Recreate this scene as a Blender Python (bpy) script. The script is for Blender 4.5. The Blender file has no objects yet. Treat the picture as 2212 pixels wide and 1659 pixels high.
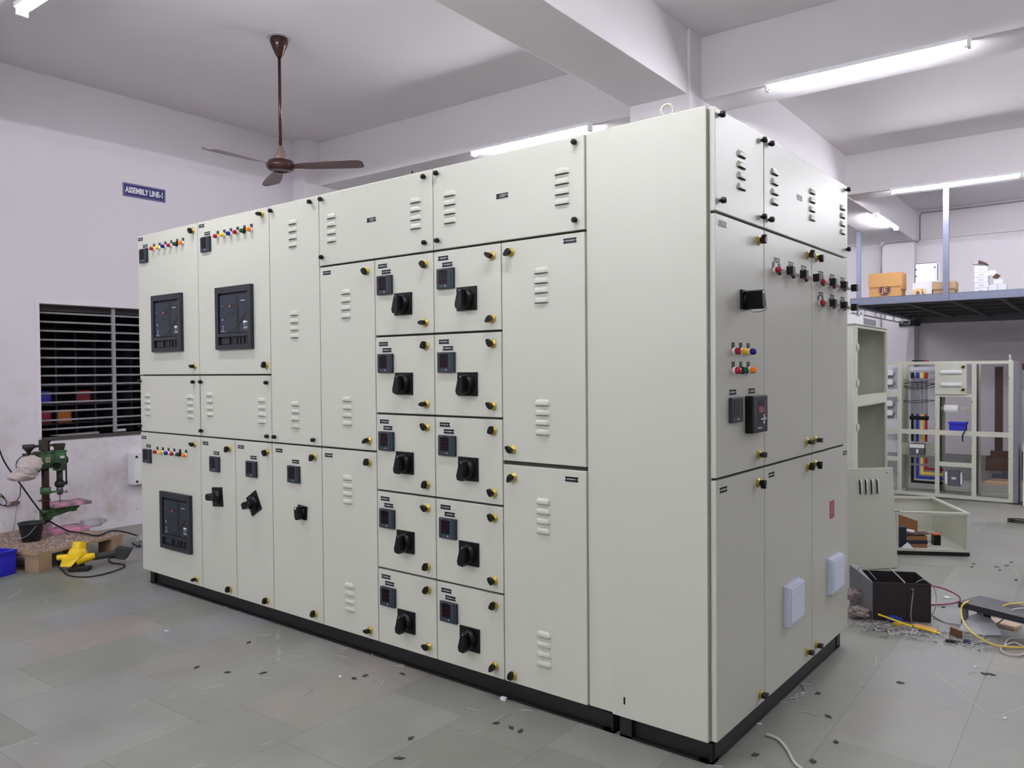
import bpy, bmesh, math, random
from mathutils import Vector, Matrix
random.seed(7)
R = math.radians; PI = math.pi
SC = bpy.context.scene
COL = SC.collection
TH = R(1.5)                      # the building is turned by this much against the switchboard (world axes = switchboard axes)

# ------------------------------------------------------------------ camera
cam = bpy.data.objects.new('camera', bpy.data.cameras.new('camera')); COL.objects.link(cam)
_r = Vector((0.78226443, 0.6228941, -0.00808091)); _d = Vector((0.0051519, -0.01944059, -0.99979774)); _f = Vector((-0.62292521, 0.78206458, -0.01841677))
cam.matrix_world = Matrix(((_r.x, -_d.x, -_f.x, 1.13765611), (_r.y, -_d.y, -_f.y, -2.4939772), (_r.z, -_d.z, -_f.z, 1.36702768), (0, 0, 0, 1)))
cam.data.sensor_fit = 'HORIZONTAL'; cam.data.sensor_width = 36; cam.data.lens = 1702.84 / 2212 * 36
cam.data.clip_start = .05; cam.data.clip_end = 60
SC.camera = cam

# ------------------------------------------------------------------ world, exposure (night outside, the tubes light the hall)
w = bpy.data.worlds.new('world'); SC.world = w; w.use_nodes = True
w.node_tree.nodes['Background'].inputs[0].default_value = (.55, .6, .75, 1)
w.node_tree.nodes['Background'].inputs[1].default_value = .02
SC.view_settings.view_transform = 'Standard'; SC.view_settings.look = 'None'
SC.view_settings.exposure = 1.06; SC.view_settings.gamma = 1; SC.view_settings.use_curve_mapping = False
TUBE = 95.0                      # radiance of the fluorescent tubes
TUBE_COL = (.93, .94, 1.0, 1)

# ------------------------------------------------------------------ materials
def srgb(c):
    return tuple((x / 255 / 12.92 if x / 255 <= .04045 else ((x / 255 + .055) / 1.055) ** 2.4) for x in c) + (1,)
MATS = {}
def mat(name, rgb, rough=.5, metal=0, bump=0, bscale=200, var=0, vscale=3, spec=.5, trans=0, emit=None, estr=0, coat=0):
    if name in MATS: return MATS[name]
    m = bpy.data.materials.new(name); m.use_nodes = True; nt = m.node_tree; b = nt.nodes['Principled BSDF']
    c = srgb(rgb); b.inputs['Base Color'].default_value = c
    b.inputs['Roughness'].default_value = rough; b.inputs['Metallic'].default_value = metal
    b.inputs['Specular IOR Level'].default_value = spec; b.inputs['Transmission Weight'].default_value = trans
    b.inputs['Coat Weight'].default_value = coat
    if emit: b.inputs['Emission Color'].default_value = emit; b.inputs['Emission Strength'].default_value = estr
    if bump or var:
        tc = nt.nodes.new('ShaderNodeTexCoord')
    if bump:
        n = nt.nodes.new('ShaderNodeTexNoise'); n.inputs['Scale'].default_value = bscale; n.inputs['Detail'].default_value = 2
        bp = nt.nodes.new('ShaderNodeBump'); bp.inputs['Strength'].default_value = bump; bp.inputs['Distance'].default_value = .002
        nt.links.new(tc.outputs['Object'], n.inputs['Vector']); nt.links.new(n.outputs['Fac'], bp.inputs['Height']); nt.links.new(bp.outputs[0], b.inputs['Normal'])
    if var:
        n = nt.nodes.new('ShaderNodeTexNoise'); n.inputs['Scale'].default_value = vscale; n.inputs['Detail'].default_value = 5
        mx = nt.nodes.new('ShaderNodeMix'); mx.data_type = 'RGBA'
        mx.inputs['A'].default_value = tuple(x * (1 - var) for x in c[:3]) + (1,); mx.inputs['B'].default_value = tuple(min(1, x * (1 + var)) for x in c[:3]) + (1,)
        nt.links.new(tc.outputs['Object'], n.inputs['Vector']); nt.links.new(n.outputs['Fac'], mx.inputs['Factor']); nt.links.new(mx.outputs['Result'], b.inputs['Base Color'])
    MATS[name] = m; return m
def mixmat(name, c1, c2, scale, lo, hi, rough):
    m = mat(name, c1, rough); nt = m.node_tree; b = nt.nodes['Principled BSDF']
    tc = nt.nodes.new('ShaderNodeTexCoord'); n = nt.nodes.new('ShaderNodeTexNoise'); n.inputs['Scale'].default_value = scale; n.inputs['Detail'].default_value = 5
    r = nt.nodes.new('ShaderNodeMapRange'); r.inputs[1].default_value = lo; r.inputs[2].default_value = hi
    x = nt.nodes.new('ShaderNodeMix'); x.data_type = 'RGBA'; x.inputs['A'].default_value = srgb(c1); x.inputs['B'].default_value = srgb(c2)
    nt.links.new(tc.outputs['Object'], n.inputs['Vector']); nt.links.new(n.outputs['Fac'], r.inputs[0]); nt.links.new(r.outputs[0], x.inputs['Factor']); nt.links.new(x.outputs['Result'], b.inputs['Base Color'])
    return m
PAINT = mat('ral_powder_paint', (202, 203, 190), .30, 0, .20, 520, spec=.5)
PAINT2 = mat('ral_powder_paint_dull', (198, 199, 186), .5, 0, .2, 300)
BLACK = mat('black_plastic', (6, 6, 8), .4, spec=.3)
BLACKM = mat('black_paint', (9, 9, 12), .5, 0, .1, 150)
RUBBER = mat('rubber_black', (16, 16, 17), .8)
BRASS = mat('yellow_passivated_zinc', (205, 178, 84), .3, .85)
BRASSD = mat('brass_barrel', (225, 205, 160), .2, 1)
CHROME = mat('chrome', (215, 215, 220), .15, 1)
SLATE = mat('slate_plastic', (38, 46, 56), .5, spec=.35)
SLATE2 = mat('slate_plastic_light', (70, 78, 94), .5)
DSLATE = mat('dark_slate_plastic', (30, 33, 42), .5)
SCREEN = mat('meter_screen', (16, 1, 6), .12, spec=.2)
SCRLINE = mat('screen_line', (60, 20, 30), .3)
DOTW = mat('print_white', (225, 228, 232), .5)
DOTC = mat('print_teal', (110, 150, 160), .5)
WHITE = mat('white_plastic', (235, 235, 238), .35)
WHITEP = mat('white_paper', (212, 212, 220), .8)
LRED = mat('lens_red', (165, 8, 30), .15, spec=.6); LYEL = mat('lens_yellow', (250, 205, 30), .15); LBLU = mat('lens_blue', (12, 25, 140), .15)
LGRN = mat('lens_green', (8, 75, 45), .15); LORA = mat('lens_orange', (255, 130, 15), .15)
GRILLE = mat('filter_grille_plastic', (205, 212, 228), .5)
STICK = mat('danger_sticker', (150, 50, 75), .5)
GALV = mat('galvanised_steel', (112, 116, 136), .42, .5, .1, 60, .2, 25)
CARD = mat('cardboard', (205, 155, 100), .85, var=.08, vscale=8); CARD2 = mat('cardboard_brown', (150, 105, 68), .9, var=.1, vscale=8)
CARD3 = mat('cardboard_dull', (190, 160, 125), .9, var=.05)
WOOD = mat('pallet_wood', (160, 135, 108), .85, 0, .3, 40, .15, 12)
GREENP = None
GREENP = mixmat('green_machine_paint', (48, 62, 46), (66, 112, 66), 16, .40, .56, .5)
DKIRON = mat('dark_cast_iron', (44, 46, 42), .6, 0, .3, 80, .2, 20)
COLM = mat('oily_steel_column', (72, 50, 50), .4, .6)
PINKM = mixmat('pink_stained_steel', (118, 106, 110), (222, 150, 184), 9, .42, .60, .6)
TEAL = mat('teal_paint', (20, 70, 80), .5)
RAG = mat('plastic_rag', (200, 186, 184), .6, 0, .5, 15, .08, 12)
YEL = mat('yellow_tool_plastic', (250, 210, 20), .4)
BLUEP = mat('blue_crate_plastic', (35, 40, 190), .4); BLUEB = mat('blue_insulation', (10, 45, 170), .4)
YELI = mat('yellow_insulation', (235, 205, 80), .4); REDI = mat('red_insulation', (165, 20, 45), .4)
BROWNF = mat('fan_brown_enamel', (70, 42, 40), .25, .3)
BROWNB = mat('fan_blade_brown', (98, 72, 70), .35)
SIGNB = mat('sign_blue', (34, 24, 110), .5)
MAROON = mat('dark_maroon_sheet', (36, 26, 30), .6, 0, .2, 60)
GREYP = mat('grey_paint', (120, 120, 128), .55, var=.06)
CABLEW = mat('white_cable', (205, 203, 198), .5); CABLEY = mat('yellow_cable', (240, 210, 95), .45); CABLEP = mat('crimson_cable', (150, 45, 90), .5)
CABLEG = mat('grey_cable', (150, 148, 142), .5)
SHEETW = mat('white_backplate', (222, 222, 232), .5)
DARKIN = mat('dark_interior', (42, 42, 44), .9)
DUST = mat('silvery_swarf', (205, 198, 205), .55)
CHIP = mat('dark_chip', (52, 53, 54), .7)
SACK = mat('dusty_pink_sack', (150, 136, 136), .7, 0, .4, 20, .12, 12)
TUBEM = mat('fluorescent_tube', (255, 255, 255), .4, emit=TUBE_COL, estr=TUBE)
GLASSM = mat('clear_polythene', (235, 235, 240), .15, trans=.7)

# ------------------------------------------------------------------ mesh builder
class MB:
    def __init__(s): s.v = []; s.f = []; s.m = []; s.s = []
    def add(s, vs, fs, m=0, smooth=False, M=None):
        o = len(s.v)
        for p in vs:
            p = Vector(p)
            s.v.append(tuple(M @ p) if M else tuple(p))
        for f in fs: s.f.append([i + o for i in f]); s.m.append(m); s.s.append(smooth)
        return s
    def box(s, x0, x1, y0, y1, z0, z1, m=0, M=None):
        vs = [(x, y, z) for x in (x0, x1) for y in (y0, y1) for z in (z0, z1)]
        fs = [(0, 1, 3, 2), (4, 6, 7, 5), (0, 4, 5, 1), (2, 3, 7, 6), (0, 2, 6, 4), (1, 5, 7, 3)]
        return s.add(vs, fs, m, False, M)
    def hexa(s, bot, top, m=0):     # two quads, same winding
        vs = list(bot) + list(top)
        return s.add(vs, [(3, 2, 1, 0), (4, 5, 6, 7), (0, 1, 5, 4), (1, 2, 6, 5), (2, 3, 7, 6), (3, 0, 4, 7)], m)
    def prism(s, poly, a, b, axis='y', m=0, M=None, smooth=False):   # polygon extruded along axis a..b
        n = len(poly); mk = {'y': lambda p, t: (p[0], t, p[1]), 'z': lambda p, t: (p[0], p[1], t), 'x': lambda p, t: (t, p[0], p[1])}[axis]
        vs = [mk(p, a) for p in poly] + [mk(p, b) for p in poly]
        fs = [tuple(range(n))[::-1], tuple(range(n, 2 * n))] + [(i, (i + 1) % n, (i + 1) % n + n, i + n) for i in range(n)]
        s.add(vs, fs[:2], m, False, M); return s.add(vs, fs[2:], m, smooth, M)
    def lathe(s, prof, n=20, m=0, M=None, smooth=True):              # prof = [(r, h)], about local z
        vs = []; fs = []
        for r, h in prof:
            for i in range(n): a = 2 * PI * i / n; vs.append((r * math.cos(a), r * math.sin(a), h))
        for j in range(len(prof) - 1):
            for i in range(n): k = (i + 1) % n; fs.append((j * n + i, j * n + k, (j + 1) * n + k, (j + 1) * n + i))
        s.add(vs, fs, m, smooth, M)
        return s.add(vs, [tuple(range(n))[::-1], tuple((len(prof) - 1) * n + i for i in range(n))], m, False, M)
    def cyl(s, p0, p1, r0, r1=None, n=16, m=0, smooth=True):
        p0 = Vector(p0); p1 = Vector(p1); d = p1 - p0
        M = Matrix.Translation(p0) @ d.to_track_quat('Z', 'Y').to_matrix().to_4x4()
        return s.lathe([(r0, 0), (r0 if r1 is None else r1, d.length)], n, m, M, smooth)
    def tube(s, pts, r=.004, n=8, m=0, sub=6, closed=False):
        P = [Vector(p) for p in pts]; Q = []
        if sub > 1 and len(P) > 2:
            L = len(P); rng = range(L if closed else L - 1)
            for i in rng:
                a = P[(i - 1) % L] if (closed or i > 0) else P[0]; b = P[i]; c = P[(i + 1) % L]; d = P[(i + 2) % L] if (closed or i + 2 < L) else P[-1]
                for k in range(sub):
                    t = k / sub; Q.append(.5 * ((2 * b) + (c - a) * t + (2 * a - 5 * b + 4 * c - d) * t * t + (3 * b - a - 3 * c + d) * t ** 3))
            if not closed: Q.append(P[-1])
        else: Q = P
        vs = []; N = len(Q); up = Vector((0, 0, 1))
        for i, q in enumerate(Q):
            t = (Q[(i + 1) % N if closed else min(i + 1, N - 1)] - Q[(i - 1) % N if closed else max(i - 1, 0)]).normalized()
            a = t.cross(up); a = a.normalized() if a.length > .05 else t.cross(Vector((1, 0, 0))).normalized()
            b = a.cross(t)
            for k in range(n): g = 2 * PI * k / n; vs.append(q + (a * math.cos(g) + b * math.sin(g)) * r)
        fs = []
        for i in range(N if closed else N - 1):
            j = (i + 1) % N
            for k in range(n): l = (k + 1) % n; fs.append((i * n + k, i * n + l, j * n + l, j * n + k))
        s.add(vs, fs, m, True)
        if not closed: s.add(vs, [tuple(range(n))[::-1], tuple((N - 1) * n + k for k in range(n))], m)
        return s
    def ball(s, c, rx, ry, rz, m=0, n=14, k=8, jit=0, M=None, smooth=True):
        vs = []; fs = []
        for j in range(k + 1):
            p = PI * j / k
            for i in range(n):
                a = 2 * PI * i / n; q = 1 + (random.uniform(-jit, jit) if jit else 0)
                vs.append((c[0] + rx * math.sin(p) * math.cos(a) * q, c[1] + ry * math.sin(p) * math.sin(a) * q, c[2] + rz * math.cos(p) * q))
        for j in range(k):
            for i in range(n): l = (i + 1) % n; fs.append((j * n + i, (j + 1) * n + i, (j + 1) * n + l, j * n + l))
        return s.add(vs, fs, m, smooth and not jit, M)
    def mesh(s, name, mats, bevel=0, seg=2):
        me = bpy.data.meshes.new(name); me.from_pydata(s.v, [], s.f)
        for a in (mats if isinstance(mats, (list, tuple)) else [mats]): me.materials.append(a)
        for p, mi, sm in zip(me.polygons, s.m, s.s): p.material_index = mi; p.use_smooth = sm
        bm = bmesh.new(); bm.from_mesh(me)
        bmesh.ops.remove_doubles(bm, verts=bm.verts, dist=1e-6)
        if bevel:
            es = [e for e in bm.edges if len(e.link_faces) == 2 and e.calc_face_angle(0) > .6]
            bmesh.ops.bevel(bm, geom=es, offset=bevel, segments=seg, affect='EDGES', profile=.6, clamp_overlap=True, material=-1)
        bmesh.ops.recalc_face_normals(bm, faces=bm.faces)
        bm.to_mesh(me); bm.free(); me.update(); return me
def link(name, me, parent=None, loc=(0, 0, 0), rot=(0, 0, 0)):
    o = bpy.data.objects.new(name, me); COL.objects.link(o); o.location = loc; o.rotation_euler = rot
    if parent: o.parent = parent
    return o
def thing(name, label, cat, loc=(0, 0, 0), rotz=0, group=None):
    o = link(name, None, None, loc, (0, 0, rotz)); o.empty_display_size = .1
    return tag(o, label, cat, group)
def tag(o, label, cat, group=None, kind=None):
    o['label'] = label; o['category'] = cat
    if group: o['group'] = group
    if kind: o['kind'] = kind
    return o
def struct(name, me): o = link(name, me, None, (0, 0, 0), (0, 0, TH)); o['kind'] = 'structure'; return o
def RW(x, y, z=0):               # building coordinates -> world
    return (x * math.cos(TH) - y * math.sin(TH), x * math.sin(TH) + y * math.cos(TH), z)
def text_mb(mb, txt, size, M, m=0, bold=0, xs=1.0, depth=.0006):
    cu = bpy.data.curves.new('t', 'FONT'); cu.body = txt; cu.size = size; cu.extrude = depth; cu.offset = bold; cu.align_x = 'CENTER'; cu.align_y = 'CENTER'; cu.resolution_u = 3
    o = bpy.data.objects.new('t', cu); COL.objects.link(o); bpy.context.view_layer.update()
    me = bpy.data.meshes.new_from_object(o.evaluated_get(bpy.context.evaluated_depsgraph_get()))
    mb.add([(v.co.x * xs, v.co.y, v.co.z) for v in me.vertices], [tuple(p.vertices) for p in me.polygons], m, False, M)
    bpy.data.objects.remove(o); bpy.data.curves.remove(cu); bpy.data.meshes.remove(me)

# ------------------------------------------------------------------ the building (built in building coordinates, turned by TH)
def nodes(name):
    m = bpy.data.materials.new(name); m.use_nodes = True; return m, m.node_tree, m.node_tree.nodes['Principled BSDF']
def math_n(nt, op, a, b=None):
    n = nt.nodes.new('ShaderNodeMath'); n.operation = op
    for i, x in enumerate((a, b)):
        if x is None: continue
        if isinstance(x, (int, float)): n.inputs[i].default_value = x
        else: nt.links.new(x, n.inputs[i])
    return n.outputs[0]
def floor_material():
    m, nt, b = nodes('kota_stone_floor'); L = nt.links.new
    tc = nt.nodes.new('ShaderNodeTexCoord'); sp = nt.nodes.new('ShaderNodeSeparateXYZ'); L(tc.outputs['Object'], sp.inputs[0])
    u = math_n(nt, 'DIVIDE', math_n(nt, 'ADD', sp.outputs[0], .15 + 20), .4); row = math_n(nt, 'FLOOR', u); fu = math_n(nt, 'FRACT', u)
    wn = nt.nodes.new('ShaderNodeTexWhiteNoise'); wn.noise_dimensions = '1D'; L(row, wn.inputs['W'])
    v = math_n(nt, 'DIVIDE', math_n(nt, 'ADD', sp.outputs[1], math_n(nt, 'MULTIPLY', wn.outputs[0], .5)), .56); v = math_n(nt, 'ADD', v, 40.0); cel = math_n(nt, 'FLOOR', v); fv = math_n(nt, 'FRACT', v)
    cb = nt.nodes.new('ShaderNodeCombineXYZ'); L(row, cb.inputs[0]); L(cel, cb.inputs[1])
    w2 = nt.nodes.new('ShaderNodeTexWhiteNoise'); w2.noise_dimensions = '2D'; L(cb.outputs[0], w2.inputs[0])
    cr = nt.nodes.new('ShaderNodeValToRGB'); cr.color_ramp.interpolation = 'LINEAR'; e = cr.color_ramp.elements
    e[0].position = 0; e[0].color = srgb((122, 126, 116)); e[1].position = 1; e[1].color = srgb((146, 139, 132))
    for p, c in ((.2, (132, 134, 125)), (.45, (138, 139, 131)), (.7, (141, 141, 136)), (.86, (138, 138, 138)), (.95, (138, 136, 128))):
        x = e.new(p); x.color = srgb(c)
    L(w2.outputs[0], cr.inputs[0])
    n1 = nt.nodes.new('ShaderNodeTexNoise'); n1.inputs['Scale'].default_value = 2.3; n1.inputs['Detail'].default_value = 7; n1.inputs['Roughness'].default_value = .62; L(tc.outputs['Object'], n1.inputs[0])
    mr = nt.nodes.new('ShaderNodeMapRange'); mr.inputs[1].default_value = .3; mr.inputs[2].default_value = .7; mr.inputs[3].default_value = .84; mr.inputs[4].default_value = 1.14; L(n1.outputs[0], mr.inputs[0])
    mx = nt.nodes.new('ShaderNodeMix'); mx.data_type = 'RGBA'; mx.blend_type = 'MULTIPLY'; mx.inputs['Factor'].default_value = 1
    cmb = nt.nodes.new('ShaderNodeCombineColor'); [L(mr.outputs[0], cmb.inputs[i]) for i in range(3)]
    L(cr.outputs[0], mx.inputs['A']); L(cmb.outputs[0], mx.inputs['B'])
    # brownish wear stains
    n3 = nt.nodes.new('ShaderNodeTexNoise'); n3.inputs['Scale'].default_value = 1.3; n3.inputs['Detail'].default_value = 4; L(tc.outputs['Object'], n3.inputs[0])
    r3 = nt.nodes.new('ShaderNodeMapRange'); r3.inputs[1].default_value = .56; r3.inputs[2].default_value = .72; r3.inputs[3].default_value = 0; r3.inputs[4].default_value = .4; L(n3.outputs[0], r3.inputs[0])
    m3 = nt.nodes.new('ShaderNodeMix'); m3.data_type = 'RGBA'; m3.inputs['B'].default_value = srgb((134, 121, 112)); L(r3.outputs[0], m3.inputs['Factor']); L(mx.outputs['Result'], m3.inputs['A'])
    # pale scratches
    vo = nt.nodes.new('ShaderNodeTexVoronoi'); vo.feature = 'DISTANCE_TO_EDGE'; vo.inputs['Scale'].default_value = 2.2
    mp = nt.nodes.new('ShaderNodeMapping'); mp.inputs['Rotation'].default_value = (0, 0, .6); mp.inputs['Scale'].default_value = (1, .45, 1); L(tc.outputs['Object'], mp.inputs[0])
    n4 = nt.nodes.new('ShaderNodeTexNoise'); n4.inputs['Scale'].default_value = 4; L(tc.outputs['Object'], n4.inputs[0])
    L(mp.outputs[0], vo.inputs['Vector'])
    sc_ = math_n(nt, 'MULTIPLY', math_n(nt, 'LESS_THAN', vo.outputs['Distance'], .004), math_n(nt, 'GREATER_THAN', n4.outputs[0], .56))
    sc_ = math_n(nt, 'MULTIPLY', sc_, .28)
    m4 = nt.nodes.new('ShaderNodeMix'); m4.data_type = 'RGBA'; m4.inputs['B'].default_value = srgb((190, 190, 180)); L(sc_, m4.inputs['Factor']); L(m3.outputs['Result'], m4.inputs['A'])
    # joints
    du = math_n(nt, 'MULTIPLY', math_n(nt, 'MINIMUM', fu, math_n(nt, 'SUBTRACT', 1, fu)), .4); dv = math_n(nt, 'MULTIPLY', math_n(nt, 'MINIMUM', fv, math_n(nt, 'SUBTRACT', 1, fv)), .56)
    dj = math_n(nt, 'MINIMUM', du, dv)
    j = math_n(nt, 'LESS_THAN', dj, .0016)
    jf = math_n(nt, 'MULTIPLY', j, .55)
    m5 = nt.nodes.new('ShaderNodeMix'); m5.data_type = 'RGBA'; m5.inputs['B'].default_value = srgb((88, 84, 78)); L(jf, m5.inputs['Factor']); L(m4.outputs['Result'], m5.inputs['A'])
    L(m5.outputs['Result'], b.inputs['Base Color'])
    rr = nt.nodes.new('ShaderNodeMapRange'); rr.inputs[1].default_value = .3; rr.inputs[2].default_value = .7; rr.inputs[3].default_value = .36; rr.inputs[4].default_value = .52; L(n1.outputs[0], rr.inputs[0]); L(rr.outputs[0], b.inputs['Roughness'])
    bp = nt.nodes.new('ShaderNodeBump'); bp.inputs['Strength'].default_value = .12; bp.inputs['Distance'].default_value = .004; L(n1.outputs[0], bp.inputs['Height']); L(bp.outputs[0], b.inputs['Normal'])
    return m
def wall_material(name, rgb, dirt=0):
    m, nt, b = nodes(name); L = nt.links.new
    tc = nt.nodes.new('ShaderNodeTexCoord'); n = nt.nodes.new('ShaderNodeTexNoise'); n.inputs['Scale'].default_value = 1.6; n.inputs['Detail'].default_value = 6; L(tc.outputs['Object'], n.inputs[0])
    mx = nt.nodes.new('ShaderNodeMix'); mx.data_type = 'RGBA'; c = srgb(rgb)
    mx.inputs['A'].default_value = tuple(x * .955 for x in c[:3]) + (1,); mx.inputs['B'].default_value = c; L(n.outputs[0], mx.inputs['Factor'])
    out = mx.outputs['Result']
    if dirt:   # hand-high grime and pinkish coolant splashes around the drilling place
        sp = nt.nodes.new('ShaderNodeSeparateXYZ'); L(tc.outputs['Object'], sp.inputs[0])
        hz = nt.nodes.new('ShaderNodeMapRange'); hz.inputs[1].default_value = 1.7; hz.inputs[2].default_value = .3; hz.inputs[3].default_value = 0; hz.inputs[4].default_value = 1; L(sp.outputs[2], hz.inputs[0])
        n2 = nt.nodes.new('ShaderNodeTexNoise'); n2.inputs['Scale'].default_value = 4.2; n2.inputs['Detail'].default_value = 9; n2.inputs['Roughness'].default_value = .7; L(tc.outputs['Object'], n2.inputs[0])
        r2 = nt.nodes.new('ShaderNodeMapRange'); r2.inputs[1].default_value = .46; r2.inputs[2].default_value = .72; r2.inputs[3].default_value = 0; r2.inputs[4].default_value = .8; L(n2.outputs[0], r2.inputs[0])
        f = math_n(nt, 'MULTIPLY', hz.outputs[0], r2.outputs[0])
        m2 = nt.nodes.new('ShaderNodeMix'); m2.data_type = 'RGBA'; m2.inputs['B'].default_value = srgb((188, 172, 162)); L(f, m2.inputs['Factor']); L(out, m2.inputs['A']); out = m2.outputs['Result']
        vo = nt.nodes.new('ShaderNodeTexNoise'); vo.inputs['Scale'].default_value = 19; vo.inputs['Detail'].default_value = 3; L(tc.outputs['Object'], vo.inputs[0])
        sp2 = math_n(nt, 'MULTIPLY', math_n(nt, 'GREATER_THAN', vo.outputs[0], .70), math_n(nt, 'MULTIPLY', hz.outputs[0], .3))
        m3 = nt.nodes.new('ShaderNodeMix'); m3.data_type = 'RGBA'; m3.inputs['B'].default_value = srgb((120, 105, 98)); L(sp2, m3.inputs['Factor']); L(out, m3.inputs['A']); out = m3.outputs['Result']
    L(out, b.inputs['Base Color']); b.inputs['Roughness'].default_value = .7
    n5 = nt.nodes.new('ShaderNodeTexNoise'); n5.inputs['Scale'].default_value = 30; n5.inputs['Detail'].default_value = 4; L(tc.outputs['Object'], n5.inputs[0])
    bp = nt.nodes.new('ShaderNodeBump'); bp.inputs['Strength'].default_value = .12; bp.inputs['Distance'].default_value = .004; L(n5.outputs[0], bp.inputs['Height']); L(bp.outputs[0], b.inputs['Normal'])
    return m
WALL = wall_material('whitewashed_wall', (232, 226, 231)); WALLD = wall_material('whitewashed_wall_stained', (230, 224, 230), 1); CEIL = wall_material('whitewashed_ceiling', (234, 229, 232))
XL, XR, YF, YB, H, ZB = -5.9, 7.3, -15.5, 11.4, 3.82, 3.36
struct('floor', MB().box(XL - .2, XR + .2, YF - .2, YB + .2, -.1, 0).mesh('floor', floor_material()))
struct('ceiling', MB().box(XL - .2, XR + .2, YF - .2, YB + .2, H, H + .15).mesh('ceiling', CEIL))
WY0, WY1, WZ0, WZ1 = .305, 1.72, .84, 1.94
wl = MB().box(XL - .2, XL, YF, WY0, 0, H).box(XL - .2, XL, WY1, YB, 0, H).box(XL - .2, XL, WY0, WY1, 0, WZ0).box(XL - .2, XL, WY0, WY1, WZ1, H)
struct('wall_left', wl.mesh('wall_left', WALLD))
struct('wall_back', MB().box(XL - .2, XR + .2, YB, YB + .2, 0, H).mesh('wall_back', WALL))
struct('wall_right', MB().box(XR, XR + .2, YF, YB, 0, H).mesh('wall_right', WALL))
struct('wall_front', MB().box(XL - .2, XR + .2, YF - .2, YF, 0, H).mesh('wall_front', WALL))
k = 0
for y in (-13.48, -9.35, -5.22, -1.09, 3.04, 7.17):          # cross beams
    k += 1; struct('trim_%d' % k, MB().box(XL, XR, y, y + .37, ZB, H).mesh('beam', CEIL, .006))
for x in (-1.83, 2.55, 6.85):                 # long beams and the columns that carry them
    k += 1; struct('trim_%d' % k, MB().box(x, x + .47, YF, YB, ZB - .005, H).mesh('beam', CEIL, .006))
    for y in (-9.55, -1.29, 2.84, 7.19, 11.15):
        if x < 0 and y in (-9.55, -1.29, 7.19): continue
        k += 1; struct('trim_%d' % k, MB().box(x, x + .49, y, min(y + .5, YB), 0, H).mesh('column', WALL, .006))
for y in (-1.29, 2.84, 6.97):
    k += 1; struct('trim_%d' % k, MB().box(XL, XL + .2, y, y + .5, 0, H).mesh('column', WALL, .006))
k += 1; struct('trim_%d' % k, MB().box(XL, XR, 11.33, YB, ZB, H).mesh('beam', CEIL))

# ------------------------------------------------------------------ window in the left wall: frame, rods, black room behind
wn = link('window_1', MB().box(XL - .2, XL - .12, WY0, WY1, WZ1 - .05, WZ1).box(XL - .2, XL - .12, WY0, WY0 + .04, WZ0, WZ1).box(XL - .2, XL - .12, WY1 - .04, WY1, WZ0, WZ1).box(XL - .2, XL + .01, WY0, WY1, WZ0 - .03, WZ0).mesh('window', mat('dark_window_frame', (70, 66, 66), .7)), None, (0, 0, 0), (0, 0, TH)); wn['kind'] = 'structure'
gb = MB()
for i in range(14): z = 1.868 - i * .0745; gb.cyl((XL - .05, WY0, z), (XL - .05, WY1, z), .0085, n=10)
link('window_bars', gb.mesh('window_bars', mat('grey_bar_paint', (150, 146, 152), .5)), wn)
link('window_stiffener', MB().box(XL - .065, XL - .04, .915, .945, WZ0, WZ1).mesh('window_stiffener', MATS['grey_bar_paint'], .003), wn)
link('window_surround', MB().box(XL, XL + .006, WY0 - .03, WY0, WZ0, WZ1 + .03).box(XL, XL + .006, WY0, WY1, WZ1, WZ1 + .035).mesh('window_surround', WALL), wn)
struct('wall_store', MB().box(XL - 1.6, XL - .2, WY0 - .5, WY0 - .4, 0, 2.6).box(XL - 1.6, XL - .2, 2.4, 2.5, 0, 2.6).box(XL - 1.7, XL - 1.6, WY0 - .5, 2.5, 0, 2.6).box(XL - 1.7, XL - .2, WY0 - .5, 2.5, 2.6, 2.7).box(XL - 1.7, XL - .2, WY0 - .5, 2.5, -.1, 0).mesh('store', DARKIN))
rack = thing('storage_rack', 'dark pigeonhole rack of small bins in the unlit room behind the barred window', 'rack', RW(XL - 1.2, 1.0, 0), TH)
rb = MB().box(-.02, 0, -.9, 1.1, 0, 2.2)
for i in range(12): rb.box(0, .25, -.9 + i * .18, -.885 + i * .18, .7, 2.2)
for i in range(9): rb.box(0, .25, -.9, 1.1, .7 + i * .18, .715 + i * .18)
link('shelf_grid', rb.mesh('rack', mat('dark_rack', (58, 56, 66), .7)), rack)
for i, (y, z, c) in enumerate([(-.36, 1.06, BLUEP), (0, 1.06, REDI), (-.54, .88, REDI), (-.36, .88, REDI), (-.18, .88, mat('amber_bin', (230, 130, 20), .5)), (.9, 1.06, BLUEP)]):
    bb = MB().box(0, .2, -.07, .07, 0, .012).box(.19, .2, -.07, .07, 0, .12).box(0, .2, -.07, -.06, 0, .12).box(0, .2, .06, .07, 0, .12)
    o = link('storage_bin', bb.mesh('bin', c), None, RW(XL - 1.19, 1.0 + y + .09, z - .165 + .0), (0, 0, TH))
    o.location.z = .715 + .18 * round((z - .88) / .18 + 1) + .001
    tag(o, ('upper blue', 'middle red', 'lower left red', 'lower second red', 'orange', 'right hand blue')[i] + ' plastic bin in the dark rack behind the barred window', 'bin', 'coloured bins in the rack behind the window')

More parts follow.
